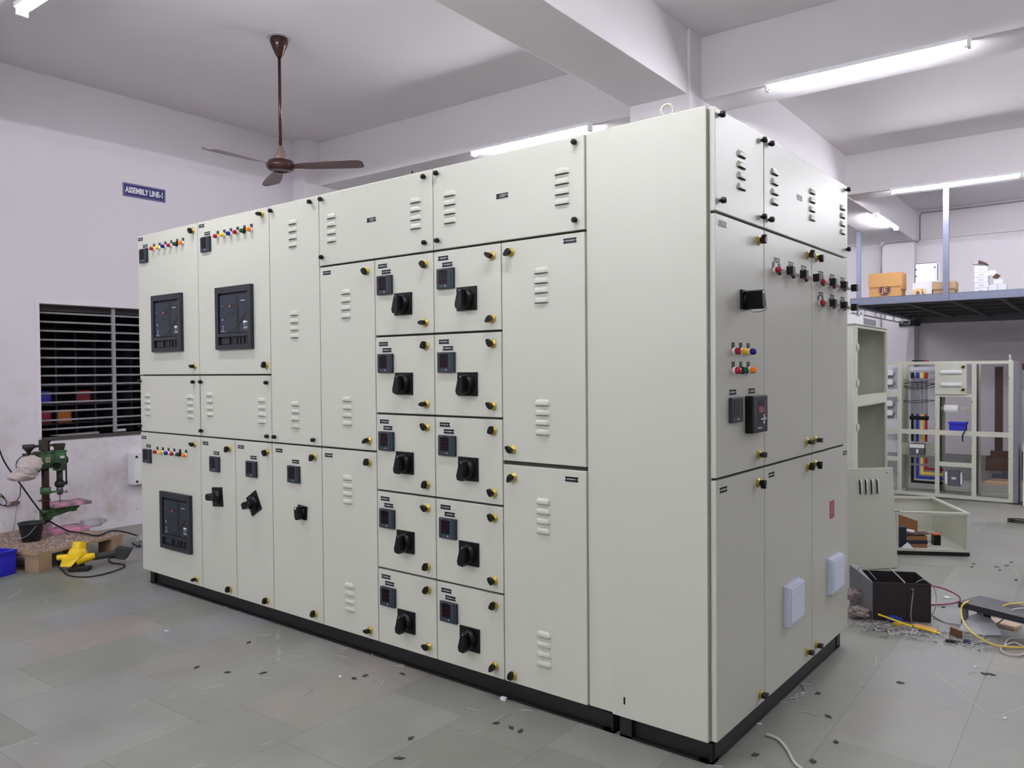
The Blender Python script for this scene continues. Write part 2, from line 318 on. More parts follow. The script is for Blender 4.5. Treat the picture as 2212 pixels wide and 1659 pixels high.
# ------------------------------------------------------------------ tube lights
def tube_mesh():
    f = MB().box(-.62, .62, -.04, .04, -.028, 0).box(-.625, -.605, -.03, .03, -.065, 0).box(.605, .625, -.03, .03, -.065, 0)
    t = MB().cyl((-.602, 0, -.045), (.602, 0, -.045), .0135, n=12); e = MB().cyl((-.0055, 0, 0), (.0055, 0, 0), .0145, n=12)
    return f.mesh('tube_batten', WHITE, .004), t.mesh('tube', TUBEM), e.mesh('tube_cap', CHROME)
TMS = tube_mesh()
def tube_light(x, y, z, rz, label):
    t = thing('tube_light', label, 'light', RW(x, y, z), TH + rz, 'fluorescent battens under the beams')
    link('batten', TMS[0], t); link('tube', TMS[1], t); link('end_cap', TMS[2], t, (-.599, 0, -.045)); link('end_cap', TMS[2], t, (.599, 0, -.045))
    return t
ZT = ZB
tube_light(-2.90, 3.0, ZB, 0, 'white tube light showing just above the switchboard top, under the beam behind')
tube_light(-.22, 3.0, ZB, 0, 'nearest and longest bright tube light under the beam at upper right')
tube_light(-.25, 7.13, ZB, 0, 'second bright tube light farther back, above the hanging steel post')
tube_light(-1.32, 9.1, ZT, R(90), 'short looking tube light seen nearly end on, in the far bay over the storage platform')
tube_light(-1.87, -3.3, ZB, R(90), 'unseen tube light added on the long beam to brighten the left wall')  # added out of view to brighten the left wall
tube_light(2.51, 5.3, ZB, R(90), 'unseen tube light added on the right long beam to brighten the bay beyond the switchboard')  # added out of view, lifts the light on the right bay floor
tube_light(-3.0, -.68, ZB, 0, 'tube light above and in front of the middle of the switchboard')
tube_light(-.3, -.68, ZB, 0, 'tube light above the viewer, in front of the switchboard corner')
tube_light(-3.6, -5.0, ZB, 0, 'tube light far behind the viewer on the left')
tube_light(.6, -5.0, ZB, 0, 'tube light far behind the viewer')
tube_light(1.75, 3.45, ZB, 0, 'tube light just beyond the right edge of the view on the nearer beam')
tube_light(-3.2, -9.26, ZB, 0, 'unseen tube light added deep in the hall for even light, left side')  # deep hall rows: unseen tubes added to even out the light
tube_light(.5, -9.26, ZB, 0, 'unseen tube light added deep in the hall for even light, middle')
tube_light(4.6, -9.26, ZB, 0, 'unseen tube light added deep in the hall for even light, right side')
tube_light(-1.0, -13.4, ZB, 0, 'tube light at the far end of the hall behind the viewer, left side')  # rear row likewise added for a flatter light on the front
tube_light(4.0, -13.4, ZB, 0, 'tube light at the far end of the hall behind the viewer, right side')
tube_light(-1.6, -5.0, ZB, 0, 'unseen tube light added straight behind the viewer to flatten the front light')  # row filled up with added tubes, softens the front's falloff towards the floor
tube_light(-4.9, -5.0, ZB, 0, 'unseen tube light added behind the viewer in the left corner to flatten the front light')
tube_light(2.6, -5.0, ZB, 0, 'unseen tube light added behind the viewer on the right to flatten the front light')
tube_light(-3.3, 7.13, ZB, 0, 'unseen tube light added behind the switchboard to light the bay beyond')  # added where the switchboard hides it, lights the column side of the bay
tube_light(2.5, 9.4, ZB, R(90), 'unseen tube light added in the far bay to the right to brighten it')  # added outside the view as extra light for the dim far bay
tube_light(1.75, 7.13, ZB, 0, 'tube light on the farther beam beyond the right edge')
tube_light(4.2, 3.0, ZB, 0, 'tube light under the beam far out to the right')
tube_light(4.2, 7.13, ZB, 0, 'tube light in the far bay out to the right')

# ------------------------------------------------------------------ SWITCHBOARD
SB = thing('electrical_switchboard', 'long pale grey multi-door electrical switchboard on a black plinth filling the view', 'switchboard')
X = dict(x0=-3.934, x1=-3.209, x15=-2.846, x2=-2.495, x3=-2.074, x34=-1.665, x4=-1.283, x45=-.900, x5=-.493, x6=-.387, x7=-.003)
Z = dict(top=2.25, r1=1.887, r2=1.526, r3=1.166, r4=.806, r5=.441, bot=.085, k1=1.349, n1=.9855, s1=1.893, s2=.988)
XBF = .018
link('cabinet_body', MB().box(-3.925, X['x6'] - .003, .026, 1.0, .085, 2.243).mesh('body', PAINT, .002), SB)
link('cabinet_body', MB().box(X['x6'] + .003, -.004, .026, 1.545, .085, 2.243).mesh('body', PAINT, .002), SB)
link('gasket', MB().box(-3.92, X['x5'] - .01, .0205, .026, .092, 2.238).mesh('gasket', mat('door_gasket', (70, 70, 62), .8)), SB)
link('gasket', MB().box(-.004, -.0005, .03, 1.54, .092, 2.238).mesh('gasket', MATS['door_gasket']), SB)
def plinth(x0, x1, y0, y1):
    p = MB()
    p.box(x0, x1, y0, y0 + .05, 0, .008).box(x0, x1, y0 + .018, y0 + .026, .008, .075).box(x0, x1, y0, y0 + .05, .075, .084)
    p.box(x1 - .05, x1, y0, y1, 0, .008).box(x1 - .012, x1 - .004, y0, y1, .008, .075).box(x1 - .05, x1, y0, y1, .075, .084)
    p.box(x0, x0 + .05, y0, y1, 0, .084).box(x0, x1, y1 - .05, y1, 0, .084)
    return p
link('plinth', plinth(-3.89, -.395, .028, .98).mesh('plinth', BLACKM), SB)
link('plinth', plinth(-.37, -.004, .028, 1.50).mesh('plinth', BLACKM), SB)
link('plinth', MB().box(-.395, -.37, .06, .9, 0, .08).mesh('plinth', BLACKM), SB)

# devices, all in a local frame: x right, -y out of the face, z up
RX = Matrix.Rotation(R(90), 4, 'X')         # local z of a lathe -> -y (outwards)
def m_latch():
    b = MB().lathe([(.0185, 0), (.0185, .003), (.0145, .0045), (.0135, .0045), (.0125, .0075), (.009, .0095)], 22, 0, RX)
    b.lathe([(.0095, .009), (.0095, .018)], 14, 1, RX)
    b.prism([(-.009, -.011), (.009, -.011), (.0105, .004), (.0045, .021), (-.0045, .021), (-.0105, .004)], -.030, -.012, 'y', 1)
    return b.mesh('latch', [BRASS, BLACK], .0018)
def m_bolt():
    b = MB().lathe([(.006, 0), (.006, .008)], 10, 0, RX).lathe([(.0115, .007), (.0120, .013), (.0105, .022), (.004, .024)], 6, 0, RX, False)
    return b.mesh('thumb_screw', [BLACK], .0012)
def m_louvre(w=.070, pitch=.0385, h=.024, D=.0085):
    b = MB(); nx, nz = 14, 6
    for q in range(4):
        zc = (1.5 - q) * pitch; vs = []; fs = []
        for j in range(nz + 1):
            v = j / nz
            for i in range(nx + 1):
                u = -1 + 2 * i / nx
                top = 1 - max(0, abs(u) - .55) / .45
                hh = h * (.28 + .72 * math.sqrt(max(0, 1 - (1 - top) ** 2))) if abs(u) > .55 else h
                z = zc - h / 2 + hh * (1 - v)
                d = D * (math.sin(min(1, v * 1.9) * PI / 2)) * (1 - abs(u) ** 7)
                vs.append((u * w / 2, -d - .0003, z))
        for j in range(nz):
            for i in range(nx): a = j * (nx + 1) + i; fs.append((a, a + 1, a + nx + 2, a + nx + 1))
        b.add(vs, fs, 0, True)
        o = nz * (nx + 1); zz = zc - h / 2
        b.add([(-w / 2 + .003, -.0006, zz - .0015), (w / 2 - .003, -.0006, zz - .0015), (w / 2 - .003, -.0006, zz + .004), (-w / 2 + .003, -.0006, zz + .004)], [(0, 1, 2, 3)], 1)
        ring = [vs[o + i] for i in range(nx + 1)]
        b.add(ring + [(ring[-1][0], -.0008, zz), (ring[0][0], -.0008, zz)], [tuple(range(nx + 3))], 1)
    return b.mesh('louvre', [PAINT, mat('louvre_slot', (10, 10, 12), .9)])
def m_plate(seed, w=.06, h=.019, two=False):
    rnd = random.Random(seed); b = MB().box(-w / 2 - .0015, w / 2 + .0015, -.0007, 0, -h / 2 - .0015, h / 2 + .0015, 1).box(-w / 2, w / 2, -.0016, -.0005, -h / 2, h / 2, 0)
    for s in (-1, 1): b.lathe([(.0026, 0), (.0026, .0019)], 8, 1, Matrix.Translation((s * (w / 2 - .001), 0, 0)) @ RX)
    for zc, hh in (((.0032, .0036), (-.0036, .0036)) if two else ((0, .0052),)):
        x = -w / 2 + (.024 if two else .009)
        while x < w / 2 - .011:
            g = rnd.choice((.0022, .0028, .0034)); t = .0008
            if rnd.random() < .14: x += .003; continue
            b.box(x, x + t, -.0020, -.0015, zc - hh / 2, zc + hh / 2, 2)
            k_ = rnd.random()
            if k_ < .75: b.box(x, x + g, -.0020, -.0015, zc + hh / 2 - t, zc + hh / 2, 2)
            if k_ > .3: b.box(x, x + g, -.0020, -.0015, zc - t / 2, zc + t / 2, 2)
            if k_ > .5: b.box(x + g - t, x + g, -.0020, -.0015, zc - hh / 2, zc + hh / 2, 2)
            if k_ < .4: b.box(x, x + g, -.0020, -.0015, zc - hh / 2, zc - hh / 2 + t, 2)
            x += g + .0012
    if two: b.box(-w / 2 + .019, -w / 2 + .0197, -.0020, -.0015, -h / 2 + .003, h / 2 - .003, 2)
    return b.mesh('nameplate', [BLACK, WHITEP, DOTW])
def m_meter():
    b = MB().box(-.049, .049, -.0135, 0, -.044, .044, 0)
    b2 = MB().box(-.034, .014, -.0142, -.013, -.022, .036, 1)
    for i in (-.0035, .0155): b2.box(-.028, .010, -.0146, -.014, i, i + .0007, 4)
    for i, x in enumerate((-.028, -.018, -.008)): b2.box(x, x + .0025, -.0142, -.013, -.034, -.031, 3)
    b2.lathe([(.0028, .0135), (.0028, .0150)], 10, 2, Matrix.Translation((.004, 0, -.032)) @ RX)
    b2.box(.017, .022, -.0142, -.013, -.0335, -.0325, 3).box(-.040, -.028, -.0142, -.013, .0385, .0400, 3).box(.006, .026, -.0142, -.013, .0385, .0393, 3)
    b2.box(.0245, .0250, -.0140, -.013, -.028, .036, 3).box(.034, .0343, -.0140, -.013, -.04, .04, 5)
    me = b.mesh('meter', [SLATE, SCREEN, DOTW, DOTC, SCRLINE, DSLATE], .0022)
    bm = bmesh.new(); bm.from_mesh(me); me2 = b2.mesh('x', [SLATE, SCREEN, DOTW, DOTC, SCRLINE, DSLATE]); bm.from_mesh(me2); bm.to_mesh(me); bm.free(); return me
def m_isolator():
    b = MB().box(-.055, .055, -.008, 0, -.050, .050)
    for s in (-1, 1):
        for t in (-1, 1): b.lathe([(.004, .0075), (.004, .009)], 8, 0, Matrix.Translation((s * .045, 0, t * .041)) @ RX)
    b.lathe([(.041, .008), (.040, .016), (.033, .025), (.030, .028)], 26, 0, RX)
    Mr = Matrix.Rotation(R(8), 4, 'Y')
    b.prism([(-.011, .036), (.011, .036), (.020, -.030), (.013, -.045), (-.013, -.045), (-.020, -.030)], -.055, -.026, 'y', 0, Mr)
    b.box(-.002, .002, -.0555, -.0545, .030, .034, 1, Mr)
    return b.mesh('isolator_switch', [BLACK, DOTW], .003)
def m_rotary(D=.045, loop=False):
    b = MB().box(-.035, .035, -.010, 0, -.035, .035).lathe([(.026, .010), (.022, .018)], 20, 0, RX)
    Mr = Matrix.Rotation(R(-14), 4, 'Y')
    b.prism([(-.012, .032), (.012, .032), (.017, -.020), (.009, -.034), (-.009, -.034), (-.017, -.020)], -D, -.012, 'y', 0, Mr)
    b.box(-.008, .004, -.0108, -.0095, .022, .033, 1).box(-.006, .006, -D - .0006, -D + .001, .020, .030, 1, Mr)
    if loop: b.tube([(.006, -.02, -.030), (.008, -.03, -.045), (.010, -D, -.040), (.010, -D - .006, -.022)], .0022, 6, 2, 3)
    return b.mesh('rotary_switch', [BLACK, DOTW, CHROME], .003)
def m_breaker(w=.352, h=.352):
    b = MB(); X_ = lambda t: -w / 2 + t * w; Z_ = lambda t: h / 2 - t * h
    def bx(x0, x1, z0, z1, y0, y1, m): b.box(X_(x0), X_(x1), y0, y1, Z_(z1), Z_(z0), m)
    bx(0, 1, 0, .10, -.022, 0, 0); bx(0, 1, .93, 1, -.022, 0, 0); bx(0, .09, .1, .93, -.022, 0, 0); bx(.92, 1, .1, .93, -.022, 0, 0); bx(.09, .92, .745, .80, -.022, 0, 0)
    bx(.09, .92, .10, .745, -.004, 0, 1); bx(.12, .90, .13, .735, -.016, -.003, 2)
    bx(.09, .92, .80, .93, -.003, 0, 1); bx(.12, .36, .815, .915, -.010, -.002, 2)
    for i in range(4): bx(.50 + i * .1, .56 + i * .1, .82, .91, -.009, -.002, 1 if i % 2 else 2)
    bx(.58, .66, .14, .58, -.0168, -.0155, 1); bx(.625, .675, .56, .735, -.0168, -.0155, 1)
    c = [(.905, .36), (.905, .42), (.70, .60), (.55, .69), (.45, .725), (.36, .715), (.36, .70), (.46, .70), (.55, .655), (.68, .545)]
    b.prism([(X_(p), Z_(q)) for p, q in c], -.0172, -.0158, 'y', 1)
    bx(.36, .54, .27, .335, -.0170, -.0158, 1); b.lathe([(.008, .0165), (.008, .0185)], 12, 4, Matrix.Translation((X_(.41), 0, Z_(.315))) @ RX)
    for p, q in ((.37, .43), (.49, .43), (.26, .51)): b.lathe([(.0065, .0160), (.0065, .0175)], 10, 1, Matrix.Translation((X_(p), 0, Z_(q))) @ RX)
    for x0, x1, z0, z1 in ((.71, .83, .235, .245), (.78, .86, .562, .592), (.875, .90, .57, .59), (.79, .90, .655, .662), (.78, .89, .672, .680), (.80, .81, .60, .64), (.86, .865, .60, .64), (.185, .205, .51, .54), (.20, .215, .615, .645), (.20, .215, .66, .69), (.14, .26, .705, .712), (.15, .20, .305, .309)):
        bx(x0, x1, z0, z1, -.0166, -.0158, 3)
    return b.mesh('circuit_breaker', [DSLATE, mat('breaker_black', (10, 11, 15), .5), SLATE, DOTW, mat('flag_red', (190, 90, 80), .4)], .0015, 1)
def m_lamp(lens, dark=False):
    b = MB().box(-.0115, .0115, -.0016, 0, .008, .031, 2).lathe([(.0135, 0), (.0135, .009), (.012, .011)], 20, 2 if dark else 1, RX)
    b.lathe([(.0118, .010), (.0122, .020), (.0105, .027), (.006, .030), (.001, .031)], 18, 0, RX)
    b.box(-.006, .006, -.0021, -.0015, .020, .026, 3)
    return b.mesh('pilot_lamp', [lens, WHITE, BLACK, mat('tag_grey', (95, 98, 95), .5)])
def m_selector():
    b = MB().box(-.012, .012, -.0016, 0, .008, .031, 0).lathe([(.0135, 0), (.0135, .008)], 18, 0, RX).lathe([(.0095, .008), (.0088, .036)], 16, 1, RX)
    b.box(-.014, .014, -.060, -.034, -.016, .016, 0).box(-.006, .006, -.0021, -.0015, .020, .026, 2)
    return b.mesh('selector_switch', [BLACK, CHROME, MATS['tag_grey']], .002)
def m_grille(w=.185, h=.172):
    b = MB().box(-w / 2, w / 2, -.006, 0, -h / 2, h / 2).box(-w / 2 + .006, w / 2 - .006, -.024, -.005, -h / 2 + .005, h / 2 - .005)
    me = b.mesh('filter_grille', [GRILLE, mat('grille_gap', (70, 74, 92), .8)], .004)
    s = MB()
    for i in range(17):
        z = -h / 2 + .018 + i * (h - .036) / 16
        s.box(-w / 2 + .020, w / 2 - .008, -.0246, -.0238, z - .0016, z + .0016, 1)
        s.prism([(-.0275, z + .0022), (-.0238, z + .0016), (-.0238, z + .0068)], -w / 2 + .02, w / 2 - .008, 'x', 0)
    bm = bmesh.new(); bm.from_mesh(me); bm.from_mesh(s.mesh('x', [GRILLE, MATS['grille_gap']])); bm.to_mesh(me); bm.free(); return me
def m_relay():
    b = MB().box(-.072, .072, -.030, 0, -.068, .068, 0)
    me = b.mesh('relay', [BLACK, SLATE, mat('led_red_window', (130, 15, 35), .2), DOTW], .003)
    s = MB().box(-.066, .058, -.0312, -.029, -.060, .064, 1).box(-.022, .066, -.0316, -.0310, -.030, .05, 0)
    s.box(-.022, .030, -.0324, -.0310, .005, .028, 2)
    for dx, dz, w_, h_ in ((.032, -.010, .004, .009), (.032, -.032, .004, .009), (.046, -.020, .005, .006), (.018, -.0205, .014, .0010)): s.box(dx - w_, dx + w_, -.0326, -.0312, dz - h_ / 2, dz + h_ / 2 + .004, 3)
    for i in range(9): s.box(.044, .044 + random.choice((.006, .010)), -.0324, -.0312, .044 - i * .006, .0455 - i * .006, 3)
    s.box(-.030, .010, -.0324, -.0312, -.052, -.049, 3)
    bm = bmesh.new(); bm.from_mesh(me); bm.from_mesh(s.mesh('x', list(me.materials))); bm.to_mesh(me); bm.free(); return me
ME = dict(latch=m_latch(), bolt=m_bolt(), louvre=m_louvre(), meter=m_meter(), iso=m_isolator(), rot=m_rotary(), rot2=m_rotary(.075, True), breaker=m_breaker(),
          red=m_lamp(LRED), yel=m_lamp(LYEL), blu=m_lamp(LBLU), grn=m_lamp(LGRN, True), ora=m_lamp(LORA), sel=m_selector(), grille=m_grille(), relay=m_relay())
PL = [m_plate(i) for i in range(5)]; PL2 = m_plate(9, .062, .020, True)
NM = dict(latch='quarter_turn_latch', bolt='thumb_screw', louvre='louvre', meter='panel_meter', iso='isolator_switch', rot='rotary_switch', rot2='rotary_switch', breaker='circuit_breaker',
          red='pilot_lamp', yel='pilot_lamp', blu='pilot_lamp', grn='pilot_lamp', ora='pilot_lamp', sel='selector_switch', grille='filter_grille', relay='protection_relay', plate='nameplate')
LBL = dict(red='red pilot lamp', yel='yellow pilot lamp', blu='blue pilot lamp', grn='green pilot lamp', ora='orange pilot lamp')
def door(face, a0, a1, z0, z1, items, y=0.0, gx=.0026, gz=.0045):
    """face A: the long front (plane y=0); face B: the right hand end (plane x=XBF). items: (kind, a, z[, rot])"""
    w_ = a1 - a0 - 2 * gx; h_ = z1 - z0 - 2 * gz
    me = MB().box(0, w_, 0, .019, 0, h_).mesh('door', PAINT, .0028)
    if face == 'A': d = link('door', me, SB, (a0 + gx, y, z0 + gz))
    else: d = link('door', me, SB, (XBF + y, a0 + gx, z0 + gz), (0, 0, R(90)))
    for it in items:
        kd, a, z = it[:3]; rot = it[3] if len(it) > 3 else 0
        if kd == 'latch' and len(it) < 4: rot = random.choice((15, 60, -50, 150, -25, 100, 200, -160))
        m_ = PL2 if kd == 'plate2' else random.choice(PL) if kd == 'plate' else ME[kd]
        o = link(NM.get(kd, 'nameplate'), m_, d, (a - a0 - gx, 0, z - z0 - gz), (0, R(rot), 0))
        if kd in LBL: o['label'] = LBL[kd]
    return d
lamps = lambda x, z, s=.0698: [(c, x + i * s, z) for i, c in enumerate(('red', 'yel', 'blu', 'red', 'grn', 'ora'))]
x_, z_ = X, Z
door('A', x_['x0'], x_['x1'], z_['k1'], z_['top'], [('plate', -3.892, 2.222), ('plate', -3.831, 2.173), ('meter', -3.842, 2.112), ('latch', -3.259, 2.205, 150), ('latch', -3.257, 1.401, -80), ('breaker', -3.556, 1.670)] + lamps(-3.719, 2.144))
door('A', x_['x1'], x_['x2'], z_['k1'], z_['top'], [('plate', -3.161, 2.221), ('plate', -3.10, 2.171), ('meter', -3.109, 2.108), ('latch', -2.555, 2.211, -80), ('latch', -2.534, 1.399, 20), ('breaker', -2.822, 1.669)] + lamps(-2.989, 2.141, .0665))
door('A', x_['x0'] + .006, x_['x1'], z_['n1'], z_['k1'], [('bolt', -3.915, 1.312), ('bolt', -3.266, 1.308), ('bolt', -3.915, 1.023), ('louvre', -3.834, 1.164), ('louvre', -3.317, 1.162)])
door('A', x_['x1'] + .006, x_['x2'], z_['n1'], z_['k1'], [('bolt', -3.182, 1.309), ('bolt', -2.526, 1.307), ('bolt', -3.184, 1.021), ('bolt', -2.527, 1.019), ('louvre', -3.10, 1.181), ('louvre', -2.583, 1.157)])
door('A', x_['x0'], x_['x1'], z_['bot'], z_['n1'], [('plate', -3.888, .948), ('plate', -3.83, .896), ('meter', -3.84, .832), ('latch', -3.274, .936, -70), ('latch', -3.272, .128, -110), ('breaker', -3.488, .448)] + lamps(-3.719, .866, .0692))
door('A', x_['x1'], x_['x15'], z_['bot'], z_['n1'], [('plate', -3.152, .949), ('plate', -3.037, .897), ('meter', -3.048, .833), ('iso', -3.028, .645, 85), ('latch', -2.903, .932), ('latch', -2.914, .126)])
door('A', x_['x15'], x_['x2'], z_['bot'], z_['n1'], [('plate', -2.787, .947), ('plate', -2.667, .895), ('meter', -2.679, .831), ('iso', -2.664, .644, 60), ('latch', -2.54, .932), ('latch', -2.555, .124)])
door('A', x_['x2'], x_['x3'], z_['n1'], z_['top'], [('bolt', -2.465, 2.217), ('bolt', -2.133, 2.218), ('bolt', -2.460, 1.019), ('bolt', -2.129, 1.019), ('louvre', -2.288, 2.080), ('louvre', -2.284, 1.61), ('louvre', -2.285, 1.143)])
door('A', x_['x2'], x_['x3'], z_['bot'], z_['n1'], [('plate', -2.43, .948), ('plate', -2.288, .898), ('meter', -2.298, .832), ('rot', -2.232, .640, 4), ('latch', -2.131, .933), ('latch', -2.139, .132)])
door('A', x_['x3'], x_['x4'], z_['r1'], z_['top'], [('bolt', -2.046, 2.219), ('bolt', -1.329, 2.217), ('bolt', -2.044, 1.932), ('bolt', -1.328, 1.928), ('louvre', -1.975, 2.071), ('louvre', -1.389, 2.067), ('plate2', -1.683, 2.074)])
door('A', x_['x4'], x_['x5'], z_['r1'], z_['top'], [('bolt', -1.252, 2.220), ('bolt', -.532, 2.221), ('bolt', -1.250, 1.929), ('bolt', -.532, 1.929), ('louvre', -1.182, 2.067), ('louvre', -.596, 2.067), ('plate2', -.892, 2.073)])
door('A', x_['x3'], x_['x34'], z_['n1'], z_['r1'], [('plate', -2.015, 1.853), ('latch', -1.720, 1.837, 150), ('latch', -1.717, 1.036, -120), ('louvre', -1.874, 1.693), ('louvre', -1.873, 1.174)])
door('A', x_['x3'], x_['x34'], z_['bot'], z_['n1'], [('plate', -2.018, .948), ('latch', -1.719, .931, 10), ('latch', -1.723, .131, -95), ('louvre', -1.877, .791), ('louvre', -1.871, .265)])
rows = ['r1', 'r2', 'r3', 'r4', 'r5', 'bot']; an = [[150, -90], [20, -95], [-40, 10], [-55, 15], [25, -70]]; an2 = [[-60, -130], [-35, -50], [15, -40], [-40, -45], [20, -150]]
for i in range(5):
    t, b_ = Z[rows[i]], Z[rows[i + 1]]
    for (xa, xb, A_) in ((x_['x34'], x_['x4'], an), (x_['x4'], x_['x45'], an2)):
        dx = xa + 1.665 if xa < -1.5 else .3855; 
        door('A', xa, xb, b_, t, [('plate', -1.609 + dx, t - .036), ('plate', -1.585 + dx, t - .065), ('meter', -1.590 + dx, t - .126), ('iso', -1.472 + dx, t - .219), ('latch', -1.334 + dx, t - .052, A_[i][0]), ('latch', -1.335 + dx, b_ + .051, A_[i][1])])
door('A', x_['x45'], x_['x5'], z_['n1'] + .006, z_['r1'], [('latch', -.850, 1.840, -130), ('latch', -.849, 1.042, -50), ('plate', -.561, 1.856), ('louvre', -.698, 1.697), ('louvre', -.697, 1.179)])
door('A', x_['x45'], x_['x5'], z_['bot'], z_['n1'] - .001, [('latch', -.846, .931, -150), ('latch', -.854, .120, 10), ('plate', -.560, .945), ('louvre', -.697, .790), ('louvre', -.698, .263)])
link('filler_panel', MB().box(x_['x5'] + .0, x_['x6'] - .0015, .010, .026, .088, 2.249).mesh('filler', PAINT, .002), SB)
sp_ = link('side_plate', MB().box(x_['x6'] + .0015, x_['x7'] - .004, 0, .026, .087, 2.249).mesh('side_plate', PAINT, .003), SB)
link('slot_cover', MB().box(-.3375, -.3305, -.0006, .001, .136, .163).mesh('slot', BLACK), SB)
# right hand end
door('B', .013, .456, z_['s1'], 2.25, [('bolt', .048, 2.223), ('bolt', .053, 1.935), ('bolt', .430, 2.222), ('bolt', .425, 1.934), ('louvre', .236, 2.073)])
door('B', .456, 1.552, z_['s1'], 2.25, [('bolt', .505, 2.224), ('bolt', .502, 1.934), ('bolt', 1.520, 2.224), ('bolt', 1.522, 1.936), ('louvre', .564, 2.072), ('louvre', 1.014, 2.074), ('louvre', 1.463, 2.073), ('plate', .855, 2.077)])
door('B', .013, .456, z_['s2'], z_['s1'], [('plate', .074, 1.859), ('latch', .400, 1.842, 20), ('latch', .395, 1.040, -85), ('rot2', .258, 1.611), ('red', .161, 1.425), ('yel', .228, 1.425), ('blu', .297, 1.425), ('red', .161, 1.357), ('grn', .228, 1.357), ('ora', .297, 1.357), ('plate', .155, 1.281), ('plate', .327, 1.281), ('meter', .170, 1.218), ('relay', .338, 1.196)])
door('B', .456, 1.013, z_['s2'], z_['s1'], [('latch', .955, 1.847, 15), ('latch', .945, 1.046, -85)] + [q for p in (.590, .750, .908) for q in (('plate', p, 1.788),)] + [q for p in (.553, .711, .873) for q in (('red', p, 1.746), ('sel', p + .062, 1.745))])
door('B', 1.013, 1.552, z_['s2'], z_['s1'], [('latch', 1.078, 1.850, 170), ('latch', 1.060, 1.045, -80)] + [('plate', p, z) for p in (1.138, 1.302, 1.466) for z in (1.786, 1.692)] + [q for p in (1.102, 1.266, 1.435) for z in (1.745, 1.652) for q in (('red', p, z), ('sel', p + .062, z))])
door('B', .013, .456, z_['bot'], z_['s2'], [('plate', .073, .948), ('latch', .390, .935, 180), ('latch', .407, .128, -90)])
door('B', .456, 1.013, z_['bot'], z_['s2'], [('plate', .527, .950), ('latch', .950, .935, 10), ('latch', .947, .136, -90), ('grille', .748, .399)])
d = door('B', 1.013, 1.552, z_['bot'], z_['s2'], [('plate', 1.501, .949), ('latch', 1.056, .940, 180), ('latch', 1.065, .132, -90), ('grille', 1.318, .400)])
st = MB().box(-.033, .033, -.0012, 0, -.040, .040, 0)
for i in range(6): st.box(-.026, random.uniform(.012, .027), -.0016, -.001, .028 - i * .011, .032 - i * .011, 1)
o = link('warning_sticker', st.mesh('sticker', [STICK, mat('sticker_print', (205, 140, 155), .6)]), d, (1.297 - 1.013 - .0026, 0, .703 - .085 - .0045)); o['label'] = 'crimson warning sticker'
# lifting eyes on the roof
def m_eye():
    b = MB(); r_, t_ = .021, .0052; vs = []; fs = []; n1, n2 = 24, 10
    for i in range(n1):
        a = 2 * PI * i / n1
        for j in range(n2): c = 2 * PI * j / n2; q = r_ + t_ * math.cos(c); vs.append((q * math.cos(a), t_ * math.sin(c), .036 + q * math.sin(a)))
    for i in range(n1):
        for j in range(n2): fs.append((i * n2 + j, ((i + 1) % n1) * n2 + j, ((i + 1) % n1) * n2 + (j + 1) % n2, i * n2 + (j + 1) % n2))
    b.add(vs, fs, 0, True); b.lathe([(.016, 0), (.014, .006), (.007, .012), (.006, .018)], 16); return b.mesh('lifting_eye', PAINT)
EYE = m_eye()
for p in ((-.175, .05), (-.175, 1.45)): link('lifting_eye', EYE, SB, (p[0], p[1], 2.243), (0, 0, R(25)))
# the little black hook seen over the roof edge
link('roof_hook', MB().cyl((0, 0, 0), (0, 0, .03), .006, .002, 8).tube([(0, 0, .002), (.008, 0, -.006), (0, 0, -.012), (-.008, 0, -.006)], .0018, 6, 0, 3, True).mesh('roof_hook', BLACK), SB, (-1.5, .09, 2.262))
#@@REST@@
# ------------------------------------------------------------------ survey helper: where a sighted point lies on a known plane (building coordinates)
_C = Vector((1.13765611, -2.4939772, 1.36702768))
def at(u, v, **k):
    q = _r * ((u - 1106) / 1702.84) + _d * ((v - 829.5) / 1702.84) + _f
    Mi = Matrix.Rotation(-TH, 3, 'Z'); q = Mi @ q; c = Mi @ _C
    (ax, val), = k.items(); i = 'xyz'.index(ax); t = (val - c[i]) / q[i]; return c + q * t
def place(name, me, label, cat, p, rz=0, group=None, z=None):
    o = link(name, me, None, RW(p[0], p[1], p[2] if z is None else z), (0, 0, TH + rz)); return tag(o, label, cat, group)
def bt(name, label, cat, x, y, z, rz=0, group=None): return thing(name, label, cat, RW(x, y, z), TH + rz, group)
def world_tube(name, pts, r, m, label, cat, group=None, n=8, sub=6):
    o = link(name, MB().tube([RW(*p) for p in pts], r, n, 0, sub).mesh(name, m)); return tag(o, label, cat, group)

# ------------------------------------------------------------------ ceiling fan
fan = bt('ceiling_fan', 'brown three-blade ceiling fan on a long rod over the left of the switchboard', 'fan', -3.79, 1.115, H)
link('ceiling_rose', MB().lathe([(.092, -.006), (.092, 0)], 28).mesh('rose', WHITEP), fan)
link('canopy', MB().lathe([(.014, -.150), (.024, -.138), (.055, -.07), (.066, -.035), (.062, -.012), (.05, -.006)], 28).mesh('canopy', BROWNF), fan)
link('rod', MB().cyl((0, 0, -.82), (0, 0, -.10), .0115, n=14).mesh('rod', BROWNF), fan)
link('lower_canopy', MB().lathe([(.052, -.905), (.050, -.880), (.036, -.845), (.016, -.80), (.013, -.795)], 24).mesh('canopy2', mat('fan_grey_brown', (112, 96, 90), .4)), fan)
link('motor', MB().lathe([(.004, -.972), (.05, -.974), (.056, -.980), (.078, -.978), (.098, -.962), (.105, -.948), (.105, -.930), (.094, -.922), (.090, -.908), (.06, -.904)], 36).mesh('motor', BROWNF), fan)
bl = MB(); xs = [(.09, .020), (.14, .026), (.20, .048), (.40, .066), (.56, .070), (.60, .060), (.625, .030)]
vt = [];
